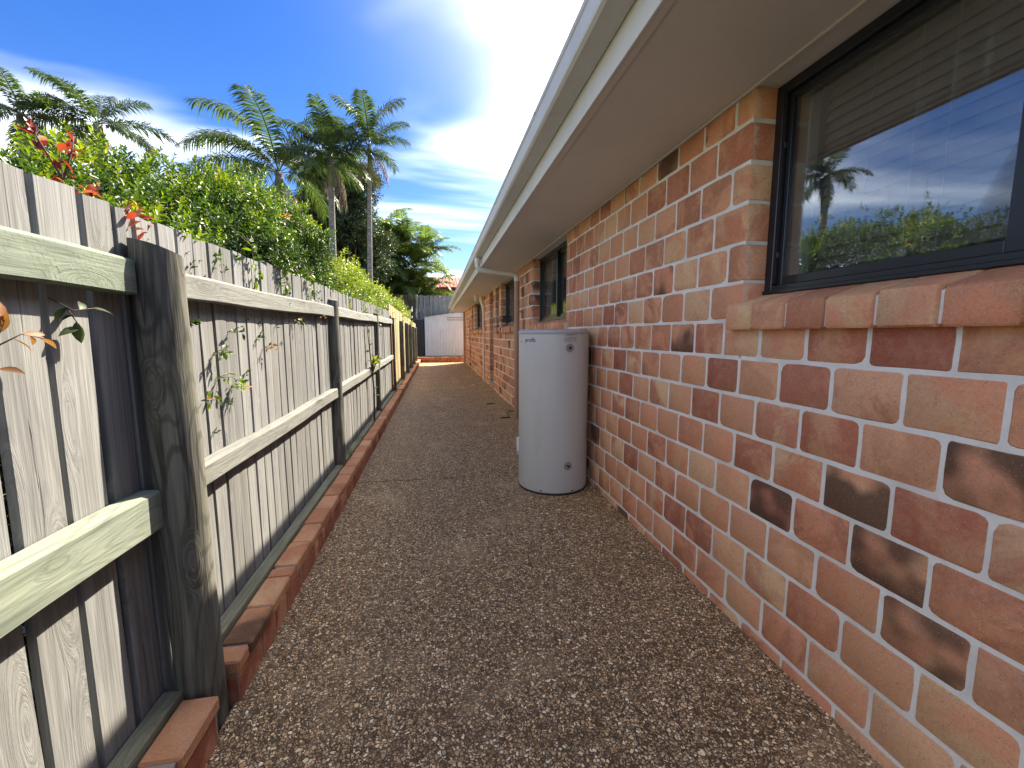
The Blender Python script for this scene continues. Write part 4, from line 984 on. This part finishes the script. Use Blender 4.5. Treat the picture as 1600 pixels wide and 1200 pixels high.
shrub('garden_shrub', 'lime shrub above the start of the yellowish fence', 'shrub', [(-1.45, 9.9, 2.05, 0.4, 0.7, 0.35), (-1.45, 10.9, 2.1, 0.4, 0.7, 0.34), (-1.45, 10.3, 1.75, 0.4, 1.0, 0.4)], 1500, 0.06, M['bright_leaf'], 0.45, 0.35, 16, clip=lambda p: p[:, 0] < PX - 0.05)
shrub('garden_shrub', 'lime shrub with pinkish tips furthest along the yellowish fence', 'shrub', [(-1.45, 13.2, 2.05, 0.45, 0.9, 0.36), (-1.5, 15.0, 2.0, 0.45, 0.9, 0.38), (-1.5, 17.0, 1.95, 0.5, 1.0, 0.45)], 1500, 0.075, M['bright_leaf'], 0.5, 0.4, 17, clip=lambda p: p[:, 0] < PX - 0.05)

def nice_leaves(name, base, direc, normal, length, width, tint, mat):
    rows_ = ((0, 0.0, 0), (0.12, 0.45, 0), (0.32, 0.92, 0), (0.55, 1.0, 0.02), (0.78, 0.62, 0.07), (1.0, 0.0, 0.16))
    vs, fs, tn = [], [], []
    for k in range(len(base)):
        d_ = Vector(direc[k]).normalized(); n_ = Vector(normal[k]); sd = d_.cross(n_).normalized(); n_ = sd.cross(d_); L, W = float(length[k]), float(width[k]); b0 = len(vs); p = Vector(base[k])
        for (t_, w_, dr_) in rows_:
            m_ = p + d_ * (L * t_) - n_ * (L * dr_)
            vs += [m_ + sd * (W * w_ / 2) + n_ * (W * w_ * 0.14), m_, m_ - sd * (W * w_ / 2) + n_ * (W * w_ * 0.14)]; tn += [float(tint[k])] * 3
        for i in range(5):
            a_ = b0 + i * 3; fs += [(a_, a_ + 1, a_ + 4, a_ + 3), (a_ + 1, a_ + 2, a_ + 5, a_ + 4)]
    me = bpy.data.meshes.new(name); me.from_pydata([tuple(v_) for v_ in vs], [], fs); me.update(); me.polygons.foreach_set('use_smooth', [True] * len(fs))
    at = me.attributes.new('tint', 'FLOAT', 'POINT'); at.data.foreach_set('value', np.clip(np.array(tn), 0, 1).astype(np.float32)); me.materials.append(mat); return me
def spray(name, label, cat, loc, stems, nleaf, leaflen, width, mat, tint, seed, group=None, stemr=0.003):
    """small plant: thin stems carrying leaves. stems: list of offset polylines"""
    r_ = np.random.default_rng(seed); root = empty(name, loc); tag(root, label, cat, group)
    B, D, NN = [], [], []; m2 = MB()
    for st in stems:
        P_ = [Vector(p) for p in st]; m2.tube(P_, [stemr * (1 - 0.6 * i / max(1, len(P_) - 1)) for i in range(len(P_))], 5)
        for k in range(nleaf):
            t_ = 0.25 + 0.75 * (k + 0.5) / nleaf; f = t_ * (len(P_) - 1); i = min(int(f), len(P_) - 2); p = P_[i].lerp(P_[i + 1], f - i); ax = (P_[i + 1] - P_[i]).normalized()
            dd = np.array(ax) * 0.55 + r_.normal(size=3) * 0.75; B.append(np.array(p)); D.append(dd); NN.append(np.array([0.3, -0.3, 0.9]) + r_.normal(size=3) * 0.5)
    B, D, NN = np.array(B), np.array(D), np.array(NN); n = len(B)
    LL = leaflen * r_.uniform(0.6, 1.2, n)
    o = m2.obj('stem', M['bark'], root, True)
    me = nice_leaves('leaves', B, D, NN, LL, LL * width, np.clip(tint + r_.normal(size=n) * 0.2, 0, 1), mat); link('leaves', me, root)
    return root
spray('red_shoot', 'tall red-tipped shoot standing above the leftmost fence palings', 'shoot', (-0.995, 1.40, 1.60), [((0, 0, 0), (0.0, 0.01, 0.16), (0, 0.01, 0.30)), ((0, 0.01, 0.22), (-0.02, -0.02, 0.30), (-0.03, -0.03, 0.34)), ((0, 0.01, 0.22), (0.01, 0.04, 0.31), (0.01, 0.05, 0.35)), ((0, 0, 0.12), (0.02, 0.05, 0.20), (0.01, 0.1, 0.22)), ((0, 0, 0.1), (0, -0.03, 0.2))], 13, 0.036, 0.45, M['red_leaf'], 0.38, 3)
spray('red_shoot', 'red and orange leafed shoot in the gap beside the nearest post', 'shoot', (-0.985, 1.60, 1.52), [((0, 0, 0), (0.02, 0.0, 0.14), (0.02, 0.02, 0.27)), ((0, 0, 0.1), (0.03, -0.03, 0.2), (0.04, -0.04, 0.27)), ((0, 0, 0.12), (0.0, 0.07, 0.24), (-0.01, 0.12, 0.31)), ((0, 0, 0.02), (0.03, 0.02, 0.1), (0.04, 0.01, 0.2))], 12, 0.045, 0.4, M['red_leaf'], 0.52, 4)
spray('red_shoot', 'red leaves poking past the fence at the left edge of the picture', 'shoot', (-0.995, 1.085, 1.50), [((0, 0, 0), (0, 0.0, 0.15), (0, 0.01, 0.3)), ((0, 0, 0.1), (0.01, 0.02, 0.2), (0.01, 0.025, 0.26))], 10, 0.04, 0.45, M['red_leaf'], 0.4, 5)
spray('dry_sprig', 'brown withered sprig with curled leaves hanging through the near palings', 'sprig', (-0.935, 1.09, 1.37), [((0, 0, 0), (0.03, 0.03, 0.03), (0.04, 0.07, 0.02)), ((0, 0, 0), (0.02, 0.01, 0.06)), ((0.01, 0, 0), (0.02, -0.02, -0.06))], 4, 0.048, 0.35, M['dead_leaf'], 0.4, 6, stemr=0.002)
spray('leafy_sprig', 'dark glossy sprig under the top rail left of the nearest post', 'sprig', (-0.94, 1.245, 1.49), [((0, 0, 0), (0.03, 0.03, -0.03), (0.05, 0.08, -0.02)), ((0.02, 0.02, -0.02), (0.03, 0.05, -0.08))], 3, 0.05, 0.42, M['dark_leaf'], 0.5, 8, stemr=0.002)
SG = [(2.03, 1.32, 'hedge_leaf', 0.5, 'upper dark green sprig in a paling gap right of the nearest post'), (2.05, 1.21, 'hedge_leaf', 0.6, 'small sprig between the two larger ones right of the nearest post'), (2.155, 1.155, 'hedge_leaf', 0.75, 'pale rosette of leaves growing out between palings above the lower rail'),
      (1.90, 1.13, 'hedge_leaf', 0.6, 'lowest green sprig close beside the nearest post'), (2.17, 1.41, 'dark_leaf', 0.8, 'small dull sprig under the top rail right of the nearest post'), (3.10, 1.49, 'hedge_leaf', 0.8, 'bright sprig just under the top rail midway to the second post'), (3.70, 1.545, 'dead_leaf', 0.5, 'brown dry leaves caught on the top rail by the second post'), (2.57, 1.325, 'dead_leaf', 0.5, 'single curled brown leaf on the palings below the top rail')]
for i, (y, z, mt, tn, lab) in enumerate(SG):
    k = 5 if i in (2, 0) else 3
    st = [((0, 0, 0), (0.03 + 0.01 * j, 0.02 * (j - 1), 0.015 * (j % 2)), (0.05, 0.035 * (j - 1), -0.01 + 0.03 * (j % 2))) for j in range(3)]
    spray('sprig', lab, 'sprig', (PX - 0.003, y, z), st, k, 0.033, 0.42, M[mt], tn, 40 + i, stemr=0.0016)
for i, (y, L, lab) in enumerate([(2.42, 0.22, 'first trailing hedge stem drooping over the paling tops'), (2.86, 0.26, 'second trailing hedge stem drooping over the paling tops'), (3.45, 0.2, 'third trailing hedge stem hanging on the paling tops'), (4.9, 0.25, 'trailing stem on the palings just past the second post'), (5.9, 0.28, 'pale trailing stem on the palings between second and third posts')]):
    st = [((-0.06, 0, 0.12), (0.03, 0, 0.03), (0.03, 0.02, -L * 0.5), (0.025, 0.0, -L)), ((-0.03, 0.05, 0.1), (0.035, 0.05, 0.0), (0.03, 0.07, -L * 0.6))]
    spray('trailing_stem', lab, 'vine', (PX, y, 1.80 + 0.0115 * (y - 1.2)), st, 14, 0.045, 0.42, M['hedge_leaf'], 0.45 + 0.1 * (i > 2), 70 + i, stemr=0.002)
spray('sapling', 'thin pale stemmed sapling growing up in front of the palings by the third post', 'sapling', (-0.885, 6.15, 0.12), [((0, 0, -0.05), (0.01, 0.02, 0.5), (-0.01, -0.05, 0.95), (-0.03, -0.12, 1.40)), ((0, 0, 0.75), (0.05, 0.08, 0.9), (0.08, 0.15, 0.92)), ((0, 0, 0.8), (0.04, -0.1, 0.95))], 13, 0.07, 0.42, M['bright_leaf'], 0.4, 90, stemr=0.016)
def tuft(label, loc, n, h, seed):
    r_ = random.Random(seed); m2 = MB()
    for i in range(n):
        a_ = r_.uniform(0, 6.28); l = h * r_.uniform(0.6, 1.2); w_ = 0.004; s_ = r_.uniform(0.2, 1.0)
        dx, dy = math.cos(a_), math.sin(a_); px, py = -dy * w_, dx * w_; bx, by = r_.uniform(-.03, .03), r_.uniform(-.05, .05)
        vs = []
        for j in range(5):
            t_ = j / 4; x = bx + dx * l * s_ * t_ ** 1.4; y_ = by + dy * l * s_ * t_ ** 1.4; z_ = l * (t_ - 0.55 * s_ * t_ * t_)
            vs += [(x - px * (1 - t_ * .9), y_ - py * (1 - t_ * .9), z_), (x + px * (1 - t_ * .9), y_ + py * (1 - t_ * .9), z_)]
        m2.add(vs, [(2 * j, 2 * j + 1, 2 * j + 3, 2 * j + 2) for j in range(4)])
    o = m2.obj('grass_tuft', M['grass'], loc=loc); tag(o, label, 'grass')
tuft('wispy grass tuft on the kerb just past the second post', (-0.895, 4.42, 0.17), 14, 0.2, 1); tuft('smaller grass tuft on the kerb halfway to the third post', (-0.90, 5.0, 0.17), 9, 0.16, 2)
# bits on the path
b_ = MB(); b_.tube(bend([(WX - 0.01, 7.15, 0.055), (WX - 0.17, 7.25, 0.055), (WX - 0.22, 7.1, 0.012), (WX - 0.24, 6.95, 0.009)], 0.03), 0.009, 8); b_.box(WX - 0.36, WX - 0.2, 6.88, 6.95, 0.001, 0.012, 0.003)
o = b_.obj('drain_hose', M['poly']); smooth_angle(o); tag(o, 'short black hose from the brick wall ending on the path beside the tan pipe', 'hose')
b_ = MB(); b_.add([(-0.09, -0.04, 0), (0.02, -0.05, 0.012), (0.1, 0.0, 0.004), (0.03, 0.05, 0.014), (-0.07, 0.03, 0.006)] + [(-0.085, -0.035, 0.006), (0.02, -0.045, 0.018), (0.095, 0.0, 0.01), (0.03, 0.045, 0.02), (-0.065, 0.028, 0.012)], [(4, 3, 2, 1, 0), (5, 6, 7, 8, 9)] + [(i, (i + 1) % 5, 5 + (i + 1) % 5, 5 + i) for i in range(5)])
o = b_.obj('fallen_bark', M['dead_leaf'], loc=(WX - 0.36, 8.35, 0.0)); tag(o, 'flat scrap of dry bark lying on the path beyond the hose', 'bark')
b_ = MB(); b_.add([(-0.05, -0.03, 0.001), (0.03, -0.04, 0.008), (0.06, 0.01, 0.002), (0, 0.04, 0.009)] + [(-0.05, -0.03, 0.005), (0.03, -0.04, 0.012), (0.06, 0.01, 0.006), (0, 0.04, 0.013)], [(3, 2, 1, 0), (4, 5, 6, 7)] + [(i, (i + 1) % 4, 4 + (i + 1) % 4, 4 + i) for i in range(4)])
o = b_.obj('paper_scrap', M['white'], loc=(WX - 0.42, 11.6, 0)); tag(o, 'tiny white scrap lying on the path near the dark doorway', 'litter')

# ------------------------------------------------------------------ palms and trees
def frond_mesh(L, e0, arch, nl, ll, seed, mat, tint, vee=0.35, droop=0.5, wid=0.035, plume=0.0, twist=0.0):
    """frond leaving the origin along +X; leaflets on both sides of an arching midrib"""
    r_ = np.random.default_rng(seed); n = 14; pts = [Vector((0, 0, 0))]; tang = []
    for i in range(n):
        e = e0 - arch * ((i + 0.5) / n) ** 1.25; t_ = Vector((math.cos(e), twist * (i / n), math.sin(e))).normalized(); tang.append(t_); pts.append(pts[-1] + t_ * (L / n))
    tang.append(tang[-1])
    vs = []; fs = []; tn = []
    # midrib
    for i in range(n):
        w0, w1 = 0.022 * (1 - i / n) + 0.004, 0.022 * (1 - (i + 1) / n) + 0.004; s = Vector((0, 1, 0)); u = tang[i].cross(s) * -1
        b0 = len(vs); vs += [pts[i] + s * w0, pts[i] - s * w0, pts[i] - u * w0, pts[i + 1] + s * w1, pts[i + 1] - s * w1, pts[i + 1] - u * w1]; tn += [tint + 0.25] * 6
        fs += [(b0, b0 + 1, b0 + 4, b0 + 3), (b0 + 1, b0 + 2, b0 + 5, b0 + 4), (b0 + 2, b0, b0 + 3, b0 + 5)]
    for k in range(nl):
        t_ = 0.13 + 0.87 * (k + 0.5) / nl; f = t_ * n; i = min(int(f), n - 1); p = pts[i].lerp(pts[i + 1], f - i); tg = tang[i]
        prof = math.sin(math.pi * min(1, (t_ - 0.05) * 0.92)) ** 0.6 * (1 - 0.25 * t_)
        for sd in (-1, 1):
            upv = Vector((0, 1, 0)).cross(tg) * -1
            if upv.z < 0: upv = -upv
            va = vee + r_.uniform(-0.12, 0.12) + plume * r_.uniform(-1, 1)
            d_ = (Vector((0, sd, 0)) * math.cos(va) + upv * math.sin(va) + tg * (0.45 + 0.6 * t_ ** 2)).normalized()
            l = ll * prof * r_.uniform(0.85, 1.1); w_ = wid * (0.6 + 0.5 * prof)
            wv = tg * (w_ / 2)
            dr_ = droop * r_.uniform(0.6, 1.3)
            m1 = p + d_ * l * 0.5 - Vector((0, 0, 1)) * l * dr_ * 0.18; tip = p + d_ * l * 0.92 - Vector((0, 0, 1)) * l * dr_ * 0.62
            b0 = len(vs); vs += [p - wv * 0.5, p + wv * 0.5, m1 - wv, m1 + wv, tip]; tt = tint + r_.normal() * 0.12; tn += [tt] * 5
            fs += [(b0, b0 + 1, b0 + 3, b0 + 2), (b0 + 2, b0 + 3, b0 + 4)]
    me = bpy.data.meshes.new('frond'); me.from_pydata([tuple(v_) for v_ in vs], [], fs); me.update()
    at = me.attributes.new('tint', 'FLOAT', 'POINT'); at.data.foreach_set('value', np.clip(np.array(tn), 0, 1).astype(np.float32)); me.materials.append(mat); return me
FM = {}
def fm(kind, e):
    key = (kind, round(e, 1))
    if key not in FM:
        sd = len(FM) + 3
        if kind == 'king': FM[key] = frond_mesh(2.35, R(e), R(62), 92, 0.86, sd, M['frond'], 0.42, 0.3, 0.85, 0.044, 0.35)
        elif kind == 'kingdead': FM[key] = frond_mesh(1.9, R(e), R(55), 40, 0.5, sd, M['dead_frond'], 0.5, -0.2, 1.0, 0.03, 0.3)
        elif kind == 'big': FM[key] = frond_mesh(3.3, R(e), R(85), 100, 0.95, sd, M['frond'], 0.45, 0.3, 1.0, 0.046, 0.3)
        elif kind == 'cane': FM[key] = frond_mesh(2.3, R(e), R(80), 60, 0.72, sd, M['cane_frond'], 0.45, 0.4, 0.75, 0.052, 0.25)
    return FM[key]
def palm(label, loc, crown, tr, kind, fr, dead=(), group='palms beyond the fence', shaft=True, name='palm_tree', sc_=1.0):
    root = empty(name, loc); tag(root, label, 'palm tree', group)
    cv = Vector(crown) - Vector(loc); m2 = MB(); md = cv * 0.5 + Vector((cv.x * -0.08, cv.y * -0.08, 0))
    seg = []
    for i in range(9): t_ = i / 8; seg.append(cv * t_ + Vector((cv.x, cv.y, 0)) * (t_ * t_ - t_) * 0.5)
    m2.tube(seg, [tr * (1.25 - 0.4 * i / 8) for i in range(9)], 12); o = m2.obj('trunk', M['palm_trunk'], root, True)
    if shaft:
        m2 = MB(); m2.tube([cv + Vector((0, 0, -0.95)), cv + Vector((0, 0, -0.6)), cv + Vector((0, 0, 0.05))], [tr * 0.98, tr * 1.15, tr * 0.55], 12); m2.obj('crownshaft', M['shaft'], root, True)
    for (az, e, s) in fr: link('frond', fm(kind, e), root, cv, (0, 0, R(az)), (s * sc_,) * 3)
    for (az, e, s) in dead: link('dead_frond', fm('kingdead', e), root, cv + Vector((0, 0, -0.15)), (0, 0, R(az)), (s * sc_,) * 3)
    return root
king = [(20, 80, 1.0), (200, 84, 1.0), (110, 60, 0.95), (290, 58, 0.95), (160, 40, 0.95), (340, 42, 0.95), (50, 25, 0.9), (230, 22, 0.9), (100, 8, 0.85), (275, 5, 0.85), (0, 15, 0.85), (180, 12, 0.9), (320, -15, 0.8), (140, -20, 0.8)]
palm('tallest slim palm with upright fronds and a bare grey trunk over the fence', (-2.45, 16.83, -0.06), (-2.22, 16.86, 8.15), 0.085, 'king', [(10, 84, 0.95), (165, 52, 0.92), (190, 80, 0.85), (178, 32, 0.9), (5, 40, 0.62), (352, 58, 0.7), (95, 60, 0.8), (270, 62, 0.85), (130, 20, 0.8), (240, 15, 0.8), (310, 15, 0.62), (50, 10, 0.6), (200, 0, 0.75)], [(20, -35, 0.7), (160, -45, 0.7), (330, -30, 0.7), (70, -40, 0.7)])
palm('slender palm with a short trunk left of the tallest palm', (-3.65, 16.6, -0.06), (-3.53, 16.62, 7.55), 0.11, 'king', [(30, 80, 0.85), (185, 62, 0.85), (175, 30, 0.85), (350, 30, 0.8), (90, 50, 0.8), (265, 75, 0.85), (290, 40, 0.75), (230, 15, 0.75), (340, 0, 0.7), (20, 10, 0.7), (140, 10, 0.75), (200, -5, 0.7)], [(15, -50, 0.85), (150, -60, 0.7), (330, -55, 0.85)])
palm('broad feathery palm with drooping fronds above the middle of the hedge', (-5.0, 17.2, -0.06), (-5.45, 17.2, 7.15), 0.15, 'big', [(185, 78, 0.95), (170, 55, 1.0), (178, 30, 0.95), (190, 10, 0.85), (10, 82, 0.9), (350, 62, 0.85), (20, 40, 0.8), (90, 60, 0.85), (270, 66, 0.9), (230, 40, 0.8), (310, 30, 0.75), (135, 30, 0.8), (0, 10, 0.65), (250, 10, 0.65), (60, 15, 0.7)], [(340, -45, 1.0), (30, -50, 0.9), (200, -50, 0.8)], sc_=1.15)
palm('palm cut by the left edge of the picture with thick drooping crown', (-9.05, 11.95, -0.06), (-9.10, 11.97, 6.3), 0.11, 'king', [k_ for k_ in king if k_[1] < 70], [(30, -50, 0.6), (300, -45, 0.6)], sc_=0.52)
palm('palm beside the leftmost one with long fronds sweeping both ways', (-8.02, 12.65, -0.06), (-8.05, 12.65, 6.5), 0.11, 'king', [(200, 70, 1.05), (185, 45, 1.05), (10, 60, 0.9), (20, 25, 1.1), (190, 15, 1.15), (100, 80, 0.95), (270, 50, 0.9), (330, 8, 0.9), (230, 20, 1.0), (140, 15, 1.0), (60, 20, 0.9), (0, 0, 1.0), (180, -8, 0.9)], [(20, -45, 0.7), (170, -50, 0.6)], sc_=0.6)
# cane palm clump
ck = empty('palm_clump', (-2.75, 28.2, 1.75)); tag(ck, 'dense clump of many-stemmed cane palms behind the far fences', 'palm tree')
rr = random.Random(21)
for i in range(33):
    a_ = i * 2.4; q = math.sqrt((i + 0.5) / 33); bx, by = q * 1.45 * math.cos(a_), q * 0.8 * math.sin(a_)
    h = rr.uniform(1.6, 6.2) * (1.0 - 0.3 * q); tx, ty = bx * 1.9, by * 1.7
    m2 = MB(); m2.tube([(bx, by, -0.1), ((bx + tx) / 2, (by + ty) / 2, h * 0.55), (tx, ty, h)], [0.06, 0.05, 0.045], 8); m2.obj('stem', M['palm_trunk'], ck, True)
    for k in range(9):
        link('frond', fm('cane', rr.choice((80, 70, 58, 45, 30, 15))), ck, (tx, ty, h), (0, 0, R(k * 40 + rr.uniform(-20, 20))), (rr.uniform(0.95, 1.3),) * 3)
    if i % 3 == 0: link('dead_frond', fm('kingdead', -40), ck, (tx, ty, h - 0.1), (0, 0, rr.uniform(0, 6.28)), (0.8,) * 3)
def tree(label, loc, lumps, nshoot, leaflen, mat, tint, seed, th):
    r_ = np.random.default_rng(seed); L_ = np.array(lumps); root = empty('leafy_tree', loc); tag(root, label, 'tree')
    m2 = MB(); m2.tube([(0, 0, -0.1), (0.1, 0, th * 0.5), (0.05, 0.1, th)], [0.24, 0.19, 0.15], 10)
    m2.obj('trunk', M['bark'], root, True)
    m3 = MB()
    for l in L_: m3.tube([(0.05, 0.1, th - 0.1), ((l[0]) * 0.5, l[1] * 0.5, (th + l[2]) / 2 - 0.2), tuple(l[:3])], [0.09, 0.06, 0.02], 6)
    m3.obj('limb', M['bark'], root, True)
    ci = r_.integers(0, len(L_), nshoot); dv = norm(r_.normal(size=(nshoot, 3))); rad = r_.uniform(0.25, 1.0, nshoot) ** 0.5
    p0 = L_[ci, :3] + dv * L_[ci, 3:] * rad[:, None]
    p = p0 + 0.12 * dv * noise3(p0, 4, seed)[:, None]
    ok = noise3(p, 2.2, seed + 5) > -0.42; p = p[ok]; dv = dv[ok]
    ax = norm(dv + r_.normal(size=p.shape) * 0.5 + np.array([0, 0, 0.2])); t_ = tint + r_.normal(size=len(p)) * 0.15
    B, D, NN, LL, TT = shoots(p, ax, t_, 8, leaflen * r_.uniform(0.7, 1.2, len(p)), leaflen * 1.8, r_)
    link('crown', leaf_mesh('crown', B, D, NN, LL, LL * 0.4, TT, mat), root); return root
lm_ = [(rr.uniform(-2.3, 1.5), rr.uniform(-1.0, 1.0), rr.uniform(3.4, 9.5), rr.uniform(0.75, 1.05), rr.uniform(0.7, 1.0), rr.uniform(0.7, 1.0)) for _ in range(40)] + [(0.9, 0, 9.3, 0.8, 0.7, 0.6), (-0.6, 0, 9.8, 0.8, 0.7, 0.6)]
tree('tall dark leafy tree behind the slim palms', (-4.35, 23.6, -0.06), lm_, 15000, 0.16, M['dark_leaf'], 0.65, 31, 3.2)
